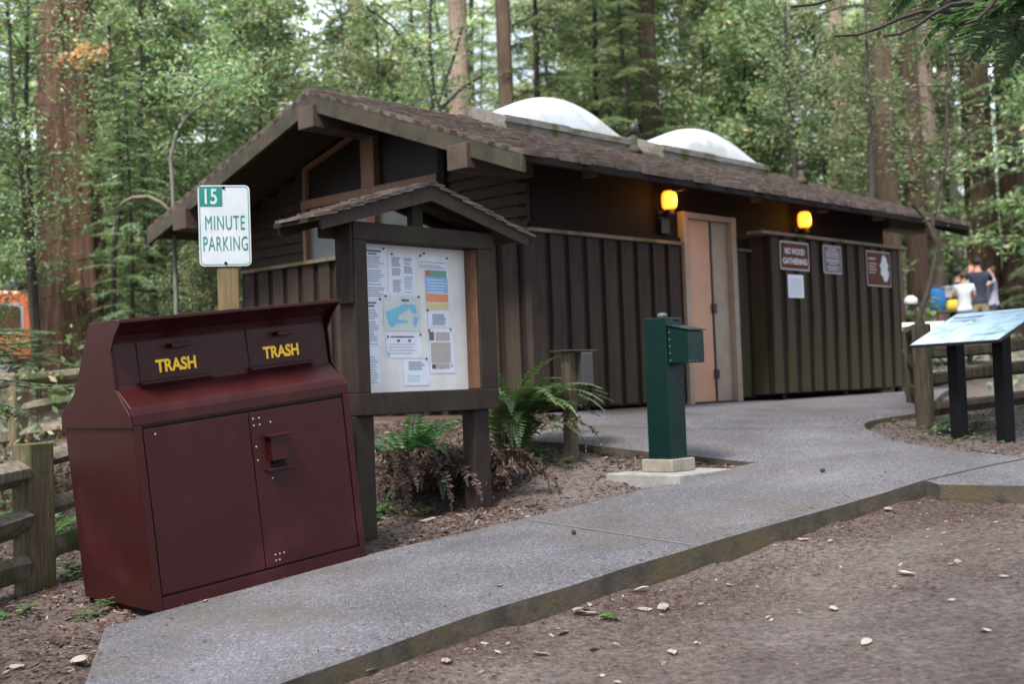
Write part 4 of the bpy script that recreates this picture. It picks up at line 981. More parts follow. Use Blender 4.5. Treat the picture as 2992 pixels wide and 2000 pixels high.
def litter(n, region, smin, smax, name, label, mt, lift=.004, thin=.35):
    C = []; A = []; B = []
    k = 0
    while k < n:
        x, y = region(); 
        if x is None: continue
        z = GH(x, y) + lift + abs(rng.normal()) * .006; s = rng.uniform(smin, smax); a = rng.uniform(0, 2 * math.pi)
        d = unit(np.array([math.cos(a), math.sin(a), rng.normal() * .25])); sd = unit(np.cross(d, [0, 0, 1.]) + np.array([0, 0, rng.normal() * .5]))
        C.append((x, y, z)); A.append(d * s); B.append(sd * s * rng.uniform(thin * .5, thin)); k += 1
    o = link(name, qmesh(quads(np.array(C), np.array(A), np.array(B)), name), mt); return tag(o, label, 'litter', kind='stuff')
def reg_left():
    x = rng.uniform(-5, 2.2); y = rng.uniform(5.2, 13.5)
    if y < curb_y(x) + .1 or inside((x, y), plaza): return None, None
    if noise.noise(Vector((x * 1.2, y * 1.2, 5))) < rng.uniform(-.7, .25): return None, None
    return x, y
def reg_right():
    x = rng.uniform(2.4, 8); y = rng.uniform(9, 15)
    if y < curb_y(x) + .1 or inside((x, y), plaza): return None, None
    return x, y
def reg_road():
    x = rng.uniform(-2.5, 6.5); y = curb_y(x) - abs(rng.normal()) * 1.1 - .03
    if y < 4: return None, None
    return x, y
def reg_road2():
    x, y = reg_road()
    if x is None: return x, y
    v = noise.noise(Vector((x * 1.3, y * 1.3, 8))) + .35 * noise.noise(Vector((x * 5, y * 5, 2))) - .25 * (curb_y(x) - y)
    return (x, y) if rng.uniform(-.6, .35) < v else (None, None)
litter(30000, reg_left, .008, .038, 'leaf_litter', 'brown needle and leaf litter on the ground left of the path', 'litter')
litter(7000, reg_right, .008, .036, 'leaf_litter', 'brown litter on the bed under the interpretive panel', 'litter')
litter(26000, reg_road2, .006, .026, 'needle_litter', 'fine brown redwood needles strewn on the dirt road', 'needle_litter', thin=.12)
litter(12000, reg_left, .01, .035, 'needle_litter', 'reddish redwood needles strewn over the bed left of the path', 'needle_litter', thin=.14)
_GH = GH
GH = lambda x, y: H(x, y) + .003
def reg_path():
    x = rng.uniform(-2.6, 6); y = rng.uniform(5, 13)
    if not inside((x, y), plaza): return None, None
    d = dist_edge((x, y), plaza)
    if rng.random() > math.exp(-d * 7) + .012: return None, None
    return x, y
litter(2600, reg_path, .006, .022, 'needle_litter', 'sparse needles and crumbs blown onto the edges of the concrete path', 'needle_litter', thin=.2)
GH = _GH
litter(380, reg_road, .008, .022, 'leaf_litter', 'small pale chips and leaf fragments scattered on the dirt road', 'palechip', thin=.7)
litter(260, reg_left, .015, .035, 'leaf_litter', 'pale leaf fragments on the bed left of the path', 'palechip', thin=.6)
# pale fallen leaves one can count
def dryleaf(seed):
    r = random.Random(seed); mb = MB(); L, W_ = 1, .5; n = 6
    for k in range(n + 1):
        t = k / n; x = -L + 2 * L * t; w_ = W_ * math.sin(math.pi * (t * .94 + .03)) ** .8; c = .28 * math.sin(t * 3 + seed) 
        for s in (-1, 0, 1): mb.v.append((x, s * w_, c * .5 + abs(s) * .18 * (1 + .5 * math.sin(seed + k))))
    for k in range(n):
        for s in (0, 1): a = 3 * k + s; mb.f.append((a, a + 1, a + 4, a + 3))
    me = bpy.data.meshes.new('fallen_leaf'); me.from_pydata(mb.v, [], mb.f); me.materials.append(M['dryleaf']); return me
lm = [dryleaf(k) for k in range(4)]
leaf_px = [(1330, 1408, .055), (1350, 1412, .04), (1520, 1400, .045), (1478, 1402, .03), (1465, 1358, .04), (1395, 1352, .035), (1022, 1522, .035), (1290, 1456, .035), (1360, 1493, .035), (2076, 1320, .04), (1910, 1400, .03), (2035, 1172, .04), (1985, 1478, .03), (1240, 1505, .03),
           (850, 1545, .045), (1145, 1345, .02), (1350, 1390, .02), (1670, 1345, .02), (1715, 1250, .03), (2260, 1450, .03), (1540, 1502, .03), (2300, 1325, .02), (2180, 1380, .02), (1840, 1240, .03), (1760, 1420, .02), (180, 1498, .045), (38, 1515, .04), (470, 1380, .02), (1870, 1320, .025),
           (980, 1183, .045), (1215, 1148, .05), (1240, 1155, .035), (1170, 1158, .025), (1300, 1128, .03), (1385, 1040, .035), (1405, 1047, .035), (1345, 1045, .02), (1420, 1062, .03), (1125, 1170, .025), (2280, 1025, .03), (2230, 1020, .03), (2130, 985, .03), (1110, 1480, .02), (700, 1560, .03)]
for i, (px, py, s) in enumerate(leaf_px):
    s *= 1.35
    p = gpx(px, py); o = bpy.data.objects.new('fallen_leaf', lm[i % 4]); COL.objects.link(o)
    zz = max(GH(p.x, p.y), H(p.x, p.y) if inside(p.to_2d(), plaza) else -9)
    if py > 1260 - .285 * (px - 1590): p = ray(px, py) * (p.y + .5); q = ray(px, py); Y = p.y; 
    if py > 1262 - .285 * (px - 1590):
        # lies on the road, slightly lower than the path
        q = ray(px, py); Y = 3.
        while (q * Y).z > GH((q * Y).x, (q * Y).y) and Y < 14: Y += .01
        p = q * Y; zz = GH(p.x, p.y)
    o.location = (p.x, p.y, zz + s * .25); o.scale = (s, s, s * .55); o.rotation_euler = (R.uniform(-.3, .3), R.uniform(-.3, .3), R.uniform(0, 6))
    tag(o, 'pale dry curled leaf lying on the ground near the path', 'leaf', 'pale dry leaves scattered on the ground')
# a small twig and cone on the path
for px, py, lb, mt in ((1315, 1226, 'small dark cone lying on the concrete path by the joint', 'bark_dark'), (1885, 1083, 'tiny dark cone on the far part of the path', 'bark_dark')):
    p = gpx(px, py); o = MB().lathe([(.0, -.02), (.012, -.015), (.016, 0), (.01, .016), (0, .02)], 8).build('fallen_cone', mt); o.location = (p.x, p.y, H(p.x, p.y) + .015); o.rotation_euler = (1.4, .3, R.uniform(0, 3)); tag(o, lb, 'cone')

# ================================================================== TREES
def limb_leaves(pts, n, r, size, asp, flat_=0.0):
    """leaves scattered round a list of points"""
    idx = rng.integers(0, len(pts), n); c = np.array(pts)[idx] + rng.normal(size=(n, 3)) * r
    d = unit(rng.normal(size=(n, 3)) * np.array([1, 1, .6 - flat_ * .4]) + np.array([0, 0, -.25]))
    nr = unit(np.cross(d, unit(rng.normal(size=(n, 3)) * (1 - flat_) + np.array([0, 0, flat_ * 2])) + 1e-3)); s = rng.uniform(.6, 1.25, (n, 1)) * size
    return quads(c, d * s, nr * s * asp)
def broad_meshes(seed, h, spread, nleaf, bark='bark_dark', stem_r=.05, leaf='leafA', size=.045, bare=.22, lean=.15):
    r = random.Random(seed); st = MB(); tips = []
    ns = 1
    top = Vector((r.uniform(-lean, lean) * h, r.uniform(-lean, lean) * h, h)); pts = []; n = 14
    for k in range(n + 1):
        t = k / n; pts.append(Vector((top.x * t + .06 * h * .3 * math.sin(t * 5 + seed), top.y * t + .05 * h * .3 * math.cos(t * 4 + seed), h * t)))
    st.tube(pts, [stem_r * (1 - .8 * k / n) + .006 for k in range(n + 1)], 7)
    nb = int(26 * h / 6)
    for b in range(nb):
        t = bare + (1 - bare) * b / nb; k = min(n - 1, int(t * n)); p0 = pts[k].lerp(pts[k + 1], t * n - k); az = b * 2.4 + r.uniform(-.5, .5)
        L = spread * (1 - .55 * t) * r.uniform(.5, 1.15); el = r.uniform(.1, .7); q = [p0]; d = Vector((math.cos(az) * math.cos(el), math.sin(az) * math.cos(el), math.sin(el)))
        for j in range(5):
            d = (d + Vector((r.uniform(-.3, .3), r.uniform(-.3, .3), r.uniform(-.25, .12)))).normalized(); q.append(q[-1] + d * L / 5)
        rr = stem_r * .35 * (1 - .6 * t)
        st.tube(q, [rr * (1 - .8 * j / 5) + .003 for j in range(6)], 5)
        for j in range(1, 5):
            for w_ in range(3):
                a = r.uniform(0, 6.28); dd = Vector((math.cos(a), math.sin(a), r.uniform(-.4, .4))) * L * r.uniform(.15, .35)
                e = q[j] + dd; tips.append(tuple(e)); tips.append(tuple(q[j] + dd * .6))
        tips += [tuple(q[3]), tuple(q[4]), tuple(q[5])] * 2
    V = limb_leaves(tips, nleaf, .10, size, .38)
    return st, V
def conifer_meshes(seed, h, r_, nl, trunk_r, z0=.15, bark='bark', droop=.35, dens=1., spl=.34, top_frac=1.0):
    r = random.Random(seed); st = MB(); n = 16
    pts = [Vector((.02 * h * math.sin(k * .5 + seed) * .3, .02 * h * math.cos(k * .4 + seed) * .3, h * k / n)) for k in range(n + 1)]
    st.tube(pts, [trunk_r * (1 - .85 * k / n) for k in range(n + 1)], 12, wob=lambda k, j, t, p: 1 + .08 * math.sin(5 * t + k * .3))
    C, A, B = [], [], []
    for b in range(nl):
        t = z0 + (1 - z0) * (b / nl); z = h * t; az = b * 2.399 + r.uniform(-.4, .4); L = r_ * (1 - .8 * t ** 1.4) * r.uniform(.55, 1.1)
        k = min(n - 1, int(t * n)); p = pts[k].lerp(pts[k + 1], t * n - k); d = Vector((math.cos(az), math.sin(az), r.uniform(.05, .3))).normalized(); q = [p]; m = 8
        for j in range(m):
            d = (d + Vector((r.uniform(-.12, .12), r.uniform(-.12, .12), -droop * .22 + r.uniform(-.05, .05)))).normalized(); q.append(q[-1] + d * L / m)
        st.tube(q, [trunk_r * .12 * (1 - .85 * j / m) + .004 for j in range(m + 1)], 5)
        ns = int(L / .085 * dens)
        for s in range(ns):
            u = .12 + .88 * s / ns; f = u * m; j = min(m - 1, int(f)); c0 = q[j].lerp(q[j + 1], f - j); dl = (q[j + 1] - q[j]).normalized()
            sd = dl.cross(Vector((0, 0, 1))).normalized() * (1 if s % 2 else -1)
            dr = (sd + dl * r.uniform(.3, .9) + Vector((0, 0, r.uniform(-.4, .1)))).normalized(); LS = spl * (1 - .5 * u) * r.uniform(.5, 1.25)
            nn = 7
            perp = np.array(dr.cross(Vector((0, 0, 1))).normalized()); dv = np.array(dr); c0 = np.array(c0)
            for i in range(nn):
                g = (i + .5) / nn; pc_ = c0 + dv * LS * g + np.array([0, 0, -LS * .25 * g * g])
                for w_ in (-1, 1):
                    a = unit(dv * .8 + perp * w_ * .75 + np.array([0, 0, r.uniform(-.25, .15)])); l = LS * .30 * (1 - .5 * g) * r.uniform(.7, 1.2)
                    C.append(pc_ + a * l); A.append(a * l); B.append(unit(np.cross(a, [r.uniform(-.4, .4), r.uniform(-.4, .4), 1])) * max(.010, l * .24))
    return st, quads(np.array(C), np.array(A), np.array(B))
PROTO = {}
def make_proto(key, fn, bark, leaf, crown='crown', tname='trunk'):
    st, V = fn
    me = bpy.data.meshes.new('trunk'); me.from_pydata(st.v, [], st.f); me.materials.append(M[bark]); me.polygons.foreach_set('use_smooth', [True] * len(me.polygons))
    mc = qmesh(V, 'crown'); mc.materials.append(M[leaf]); PROTO[key] = (me, mc)
for k in range(3): make_proto('bay%d' % k, broad_meshes(10 + k, 6.5, 2.2, 9000, size=.062, stem_r=.04), 'bark_dark', 'leafA')
for k in range(3): make_proto('redwood%d' % k, conifer_meshes(20 + k, 12, 3.0, 80, .10, z0=.06, spl=.42), 'bark_dark', 'leafB')
make_proto('dense', broad_meshes(40, 9, 3.2, 18000, size=.08, bare=.05, stem_r=.07), 'bark_dark', 'leafA')
make_proto('pale', broad_meshes(41, 7, 2.6, 11000, size=.065, stem_r=.045), 'bark_pale', 'leafA')
ncount = [0]
def tree(key, x, y, s, rot, name, label, cat='tree', group=None, sz=None, tilt=(0, 0), bark=None, leaf=None):
    z = GH(x, y) - .05
    t = empty(name, Matrix.Translation((x, y, z)) @ Matrix.Rotation(tilt[0], 4, 'X') @ Matrix.Rotation(tilt[1], 4, 'Y') @ RZ(rot) @ Matrix.Diagonal((s, s, sz or s, 1)), label, cat, group)
    me, mc = PROTO[key]
    a = bpy.data.objects.new('trunk', me); COL.objects.link(a); a.parent = t
    b = bpy.data.objects.new('crown', mc); COL.objects.link(b); b.parent = t
    if bark: a.material_slots[0].link = 'OBJECT'; a.material_slots[0].material = M[bark]
    if leaf: b.material_slots[0].link = 'OBJECT'; b.material_slots[0].material = M[leaf]
    return t
def X(xd, Y): return at(xd, 784, Y).x
# big redwoods: own trunks with fluted bark
def redwood(xd, Y, r, h, label, bark='bark', flare=.5, lean=0, seed=0, crown=True, seg=40, zc=.22):
    x = X(xd, Y); z = GH(x, Y) - .2
    t = empty('redwood_tree', (x, Y, z), label, 'tree', 'redwood trunks standing in the forest')
    n = 46; pts = [(lean * h * (k / n) + .06 * r * math.sin(k * .31 + seed), .05 * r * math.cos(k * .27 + seed), h * k / n) for k in range(n + 1)]
    rad = [r * (1 + flare * math.exp(-(h * k / n) / 1.3)) * (1 - .5 * k / n) for k in range(n + 1)]
    fl = random.Random(seed); ph_ = [fl.uniform(0, 6.28) for _ in range(6)]
    def wob(k, j, a, p):
        return 1 + .05 * math.sin(3 * a + ph_[0] + k * .03) + .05 * math.sin(7 * a + ph_[1] + k * .05) + .045 * math.sin(13 * a + ph_[2] - k * .04) + .05 * noise.noise(Vector((math.cos(a) * 4, math.sin(a) * 4, k * .22 + seed)))
    MB().tube(pts, rad, seg, wob=wob).build('trunk', bark, t, smooth=True, fix=False)
    if crown:
        st = MB(); C, A, B = [], [], []; rr = random.Random(seed + 5)
        for b in range(34):
            zz = h * rr.uniform(zc, .98); k = min(n - 1, int(zz / h * n)); p = Vector(pts[k]); az = rr.uniform(0, 6.28); L = rr.uniform(1.2, 3.0); d = Vector((math.cos(az), math.sin(az), .1)); q = [p + d * rad[k] * .9]
            for j in range(6):
                d = (d + Vector((rr.uniform(-.15, .15), rr.uniform(-.15, .15), rr.uniform(-.16, .02)))).normalized(); q.append(q[-1] + d * L / 6)
            st.tube(q, [.03 * (1 - .8 * j / 6) + .005 for j in range(7)], 5)
            for s in range(int(L / .11)):
                f = (.15 + .85 * s / (L / .11)) * 6; j = min(5, int(f)); c0 = q[j].lerp(q[j + 1], f - j)
                for _ in range(9):
                    a = Vector((rr.uniform(-1, 1), rr.uniform(-1, 1), rr.uniform(-.5, .15))).normalized(); l = rr.uniform(.05, .13)
                    C.append(c0 + a * rr.uniform(.03, .28)); A.append(a * l); B.append(a.cross(Vector((rr.uniform(-.4, .4), rr.uniform(-.4, .4), 1))).normalized() * l * .2)
        st.build('limb_growth', 'bark_dark', t, fix=False)
        o = link('crown', qmesh(quads(np.array([tuple(c) for c in C]), np.array([tuple(c) for c in A]), np.array([tuple(c) for c in B])), 'crown'), 'leafB', t)
    return t
redwood(168, 21, .50, 22, 'huge reddish redwood trunk at the left edge above the fence', bark='bark_red', flare=.62, lean=.008, seed=1, seg=72, zc=.3)
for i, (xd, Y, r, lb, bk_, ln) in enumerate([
    (837, 29, .20, 'haze-pale slender redwood trunk far behind the roof peak', 'bark_far', 0),
    (1072, 26, .22, 'haze-pale redwood trunk left of the first skylight', 'bark_far', .005),
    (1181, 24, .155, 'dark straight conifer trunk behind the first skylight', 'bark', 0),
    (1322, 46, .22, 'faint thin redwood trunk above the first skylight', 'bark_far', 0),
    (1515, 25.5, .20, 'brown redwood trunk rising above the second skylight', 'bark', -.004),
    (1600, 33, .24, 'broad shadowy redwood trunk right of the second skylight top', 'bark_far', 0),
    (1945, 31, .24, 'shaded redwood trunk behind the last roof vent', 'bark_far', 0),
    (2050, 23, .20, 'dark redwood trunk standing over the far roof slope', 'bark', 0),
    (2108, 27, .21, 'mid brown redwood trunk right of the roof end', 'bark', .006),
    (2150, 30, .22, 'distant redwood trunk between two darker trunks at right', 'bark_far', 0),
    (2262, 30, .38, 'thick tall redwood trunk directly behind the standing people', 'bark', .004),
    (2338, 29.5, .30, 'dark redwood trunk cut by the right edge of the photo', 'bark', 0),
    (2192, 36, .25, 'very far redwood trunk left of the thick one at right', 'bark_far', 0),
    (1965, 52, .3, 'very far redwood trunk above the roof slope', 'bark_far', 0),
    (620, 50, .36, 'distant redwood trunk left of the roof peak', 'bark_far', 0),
    (1700, 50, .3, 'distant haze-pale trunk above the roof between skylight and vent', 'bark_far', 0)]):
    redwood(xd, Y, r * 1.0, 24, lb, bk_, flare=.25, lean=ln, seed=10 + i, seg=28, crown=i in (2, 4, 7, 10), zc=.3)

def sapling(pts_px, Y, r0, label, leaf_n=1800, bark='bark_dark', branches=(), name='young_tree', mt='leafA', zup=0.35, size=.04):
    """a thin stem that follows the photographed line at one distance, with its own side branches and leaves"""
    pts = [at(a, b, Y + (c[0] if c else 0)) for a, b, *c in pts_px]
    b0 = pts[0]; g = GH(b0.x, b0.y)
    if pts[0].z > g: pts = [Vector((b0.x, b0.y, g - .1))] + pts
    o = Matrix.Translation(pts[0]); t = empty(name, o, label, 'tree'); inv = o.inverted(); L = [inv @ p for p in pts]
    # smooth
    S = []
    for i in range(len(L) - 1):
        for k in range(4): S.append(L[i].lerp(L[i + 1], k / 4))
    S.append(L[-1]); n = len(S)
    st = MB().tube(S, [r0 * (1 - .6 * k / n) for k in range(n)], 8, wob=lambda k, j, t, p: 1 + .12 * noise.noise(Vector((k * .5, j, 1))))
    tips = []; rr = random.Random(len(label))
    for br in branches:
        q = [inv @ at(a, b, Y + (c[0] if c else 0)) for a, b, *c in br]
        st.tube(q, [r0 * .6 * (1 - .7 * k / len(q)) + .004 for k in range(len(q))], 6); tips += [tuple(v) for v in q[1:]] * 2
    for k in range(int(n * zup), n):
        for _ in range(3):
            a = rr.uniform(0, 6.28); Lb = rr.uniform(.3, 1.1); e = S[k] + Vector((math.cos(a) * Lb, math.sin(a) * Lb, rr.uniform(-.1, .45))); mid = S[k].lerp(e, .5) + Vector((0, 0, .06))
            st.tube([S[k], mid, e], [r0 * .2, r0 * .13, .004], 4); tips += [tuple(mid), tuple(e), tuple(e.lerp(mid, .5))]
    st.build('trunk', bark, t, smooth=True, fix=False)
    if leaf_n and tips: link('crown', qmesh(limb_leaves(tips, leaf_n, .13, size, .38), 'crown'), mt, t)
    return t
sapling([(75, 740), (64, 560), (50, 400), (30, 250), (20, 60), (10, -60)], 17.5, .05, 'thin dark stem leaning left in front of the orange vehicle', 2600)
sapling([(84, 745), (75, 600), (68, 420), (60, 260), (62, 80), (66, -60)], 17.8, .055, 'thin dark upright stem between the orange vehicle and the big redwood', 2600)
sapling([(258, 760), (262, 560), (275, 470), (280, 400), (270, 300), (255, 180), (250, 60)], 18.5, .05, 'slim mossy stem right of the big redwood', 3200)
M['tanbark'] = pmat('tan_peeled_bark', (.075, .058, .036), (.13, .105, .066), 6, .7, .3, 20)
sapling([(1822, 400), (1812, 300), (1805, 180), (1800, 60), (1798, -60)], 22, .055, 'thin dark tree standing behind the roof vent pipe', 4200, branches=[[(1812, 300), (1860, 240), (1900, 200)], [(1805, 200), (1760, 140), (1720, 110)]])
sapling([(1998, 460), (1996, 360), (1990, 230), (1985, 100), (1982, -60)], 21, .06, 'thin dark tree above the right half of the roof', 4200)
sapling([(2100, 745), (2128, 660), (2150, 560), (2135, 520), (2150, 440), (2168, 370), (2170, 240), (2175, 60), (2180, -60)], 16.5, .040, 'slender crooked dark tree by the fence right of the restroom', 1100, branches=[[(2150, 560), (2120, 500), (2090, 470)], [(2168, 370), (2200, 320), (2240, 290)]], zup=.62)
sapling([(990, 300), (992, 200), (985, 100), (988, -40)], 21, .05, 'dark stem with forked boughs behind the near roof slope', 2600, branches=[[(1010, 250), (960, 140), (900, 60), (840, 15)], [(1000, 260), (1060, 200), (1110, 170)], [(1003, 240), (1040, 130), (1060, 60)]])
sapling([(402, 640), (400, 560), (395, 420), (390, 365), (405, 300), (430, 265), (470, 235), (495, 205)], 15.5, .03, 'pale grey crooked branch rising over the left eave', 1500, bark='bark_pale', branches=[[(418, 275), (440, 225), (490, 175)]], zup=.85)
tl_ = [at(a, b, 17.5) for a, b in ((268, 480), (285, 462), (305, 453), (340, 451), (368, 464), (388, 482), (400, 520))]
tb = empty('fallen_limb', tl_[0], 'bent tan peeled limb caught in the leaves left of the eave', 'limb'); iv = Matrix.Translation(tl_[0]).inverted()
MB().tube([iv @ p for p in tl_], [.014, .024, .028, .03, .028, .022, .012], 8, wob=lambda k, j, t, p: 1 + .15 * noise.noise(Vector((k, j, 4)))).build('limb', 'tanbark', tb, smooth=True)
# overhanging dark bough at upper right and the tree it belongs to
def bough(a, b, lens, label, seed, x0=(9.5, 8.5)):
    rr = random.Random(seed); root = Vector((x0[0], x0[1], GH(*x0))); o = Matrix.Translation(root); t = empty('overhanging_conifer', o, label, 'tree'); inv = o.inverted()
    MB().tube([(0, 0, -.2), (.05, 0, 3), (0, .05, 7), (0, 0, 14)], [.34, .27, .2, .08], 16, wob=lambda k, j, t, p: 1 + .08 * math.sin(5 * t)).build('trunk', 'bark', t, smooth=True)
    C, A, B = [], [], []; st = MB()
    for (p, q, sag) in lens:
        p, q = inv @ p, inv @ q; m = 12; pts = [p.lerp(q, k / m) + Vector((0, 0, -sag * (k / m) ** 2 + .05 * math.sin(k))) for k in range(m + 1)]
        st.tube([Vector((0, 0, max(1, pts[0].z + 0)))] + pts, [.05] + [.035 * (1 - .85 * k / m) + .004 for k in range(m + 1)], 6)
        Lt = (q - p).length
        for s in range(int(Lt / .06)):
            f = s / (Lt / .035) * m; j = min(m - 1, int(f)); c0 = pts[j].lerp(pts[j + 1], f - j); dl = (pts[j + 1] - pts[j]).normalized(); sd = dl.cross(Vector((0, 0, 1))).normalized() * (1 if s % 2 else -1)
            dr = (sd + dl * rr.uniform(.2, .9) + Vector((0, 0, rr.uniform(-.6, .05)))).normalized(); LS = rr.uniform(.2, .6); perp = dr.cross(Vector((0, 0, 1))).normalized()
            for i in range(10):
                g = (i + .5) / 10; pc_ = c0 + dr * LS * g + Vector((0, 0, -LS * .3 * g * g))
                for w_ in (-1, 1):
                    a_ = (dr * .8 + perp * w_ * .8 + Vector((0, 0, rr.uniform(-.2, .1)))).normalized(); l = LS * .2 * (1 - .4 * g)
                    C.append(tuple(pc_ + a_ * l)); A.append(tuple(a_ * l)); B.append(tuple(a_.cross(Vector((rr.uniform(-.3, .3), 0, 1))).normalized() * l * .3))
    st.build('limb', 'bark_dark', t); link('crown', qmesh(quads(np.array(C), np.array(A), np.array(B)), 'crown'), 'leafE', t)
bl = []
for (x0, y0, Y0, x1, y1, Y1, sg) in ((2500, 60, 9.5, 1980, 60, 9.2, .25), (2480, -60, 9.8, 1880, 5, 9.4, .2), (2500, 10, 8.8, 2090, 70, 9.0, .2), (2520, 90, 10.5, 2240, 120, 10.6, .2), (2450, -80, 10.5, 1700, -30, 11, .15), (2500, -20, 10, 2150, 20, 10.3, .3), (2500, -60, 8.5, 2280, 60, 8.3, .1), (2480, 100, 9.9, 2200, 55, 9.9, .1), (2500, 20, 11, 1800, -10, 11.4, .2), (2500, 130, 10.2, 2290, 110, 10.2, .1)):
    bl.append((at(x0, y0 - 50, Y0), at(x1 - 70, y1 - 40, Y1), sg * .7))
bough(0, 0, bl, 'dark conifer bough hanging into the upper right corner', 3)
# unseen leaf masses added above, left of and behind the camera for shade
def canopy(nc, n, xr, yr, zr_, name, label, s=(.05, .16), hole=None):
    ct = np.stack([rng.uniform(*xr, nc), rng.uniform(*yr, nc), rng.uniform(*zr_, nc)], 1)
    if hole: ct = ct[[not hole(*q) for q in ct]]
    c = ct[rng.integers(0, len(ct), n)] + rng.normal(size=(n, 3)) * np.array([.9, .9, .35])
    d = unit(rng.normal(size=(n, 3)) * np.array([1, 1, .4])); e = unit(np.cross(d, rng.normal(size=(n, 3)) * .5 + np.array([0, 0, 1.]))); q = rng.uniform(*s, (n, 1))
    tag(link(name, qmesh(quads(c, d * q, e * q * .4), name), 'leafD'), label, 'canopy', kind='stuff')
canopy(420, 60000, (-17, 17), (-16, 8.5), (8.5, 14), 'shade_canopy', 'unseen leaf canopy added overhead to shade the foreground')
canopy(220, 42000, (-18, -6.5), (-10, 10), (.8, 5.5), 'shade_canopy', 'unseen leaf mass added at left to shade the trash bin', hole=lambda x, y, z: x / max(y, .1) > -.55 and y > 0)
canopy(300, 40000, (-26, 26), (-24, -12), (0, 12), 'shade_canopy', 'unseen leaf wall added behind the camera to block sky light')
# conifer sprays reaching in at lower left
bl = [(at(-120, 770, 12), at(115, 735, 12.5), .1), (at(-160, 830, 11), at(100, 790, 11.5), .1), (at(-150, 900, 9.6), at(60, 905, 9.8), .15), (at(-150, 860, 10.5), at(125, 860, 10.2), .12), (at(-140, 800, 11), at(60, 775, 11), .05), (at(-140, 765, 12), at(80, 760, 12), .05), (at(-130, 850, 11), at(90, 815, 11), .05), (at(-130, 800, 12), at(115, 780, 12.4), .05)]
def spray_bush(lens, root, label, seed, mt='leafB'):
    rr = random.Random(seed); z = GH(*root); o = Matrix.Translation((root[0], root[1], z)); t = empty('young_conifer', o, label, 'tree'); inv = o.inverted(); C, A, B = [], [], []; st = MB()
    st.tube([(0, 0, -.1), (.02, 0, 1.2), (0, 0, 2.4)], [.05, .04, .015], 8)
    for p, q, sag in lens:
        p, q = inv @ p, inv @ q; m = 8; pts = [p.lerp(q, k / m) + Vector((0, 0, -sag * (k / m) ** 2)) for k in range(m + 1)]
        st.tube([Vector((0, 0, max(.2, p.z - .1)))] + pts, [.016] + [.012 * (1 - .8 * k / m) + .002 for k in range(m + 1)], 5); Lt = (q - p).length
        for s in range(int(Lt / .03)):
            f = s / (Lt / .03) * m; j = min(m - 1, int(f)); c0 = pts[j].lerp(pts[j + 1], f - j); dl = (pts[j + 1] - pts[j]).normalized(); sd = dl.cross(Vector((0, 0, 1))).normalized() * (1 if s % 2 else -1)
            dr = (sd + dl * rr.uniform(.3, .9) + Vector((0, 0, rr.uniform(-.3, .15)))).normalized(); LS = rr.uniform(.15, .38); perp = dr.cross(Vector((0, 0, 1))).normalized()
            for i in range(8):
                g = (i + .5) / 8; pc_ = c0 + dr * LS * g
                for w_ in (-1, 1):
                    a_ = (dr * .7 + perp * w_ * .8 + Vector((0, 0, rr.uniform(-.15, .1)))).normalized(); l = LS * .17
                    C.append(tuple(pc_ + a_ * l)); A.append(tuple(a_ * l)); B.append(tuple(a_.cross(Vector((0, 0, 1))).normalized() * l * .34))
    st.build('trunk', 'bark_dark', t); link('crown', qmesh(quads(np.array(C), np.array(A), np.array(B)), 'crown'), mt, t)
spray_bush(bl, (-5.3, 11), 'young conifer reaching in over the left fence', 5)
# orange leaves on the big redwood
def leaf_cluster(px, Y, n, r, label, name='orange_leaf_sprig'):
    c = at(*px, Y); o = Matrix.Translation(c); t = empty(name, o, label, 'foliage')
    MB().tube([(.5, .9, -.1), (.2, .4, .0), (0, 0, 0), (-.3, -.05, -.05)], [.012, .01, .008, .004], 5).build('twig', 'bark_dark', t)
    pts = [(rng.uniform(-r, r), rng.uniform(-.1, .1), rng.uniform(-r, r) * .3) for _ in range(14)]
    link('foliage', qmesh(limb_leaves(pts, n, .06, .07, .5), 'foliage'), 'leafO', t)
leaf_cluster((172, 130), 19.6, 80, .30, 'bright orange autumn leaves left on the big redwood trunk')
leaf_cluster((215, 120), 19.5, 80, .24, 'bright orange autumn leaves right on the big redwood trunk')
leaf_cluster((585, 485), 18, 30, .15, 'small pinkish orange leaves near the left eave')

# understory and background trees
rt = random.Random(77)
LM = ((-20, 'just outside the left edge'), (60, 'at the left edge'), (180, 'around the big redwood'), (320, 'just right of the big redwood'), (460, 'left of the parking sign'), (560, 'above the parking sign'), (690, 'left of the roof peak'), (800, 'just right of the roof peak'), (930, 'above the near roof slope'), (1040, 'well left of the first skylight'), (1150, 'at the left end of the first skylight'), (1260, 'above the first skylight dome'), (1400, 'above the right end of the first skylight'), (1500, 'between the two skylights'), (1620, 'above the second skylight dome'), (1760, 'just right of the second skylight'), (1870, 'above the last roof vent'), (2000, 'above the right roof slope'), (2130, 'above the white emblem sign'), (2220, 'above the far roof corner'), (2300, 'above the standing people'), (9999, 'at the right edge'))
side = lambda xd: next(l for x, l in LM if xd < x)
kinds = {'bay': ('broadleaf_tree', 'glossy leaved understory tree', 'understory broadleaf trees in the forest'), 'redwood': ('conifer_tree', 'feathery green conifer', 'young conifers in the forest'), 'dense': ('broadleaf_tree', 'dense leafy tree', 'understory broadleaf trees in the forest'), 'pale': ('broadleaf_tree', 'pale barked leafy tree', 'understory broadleaf trees in the forest')}
T = []
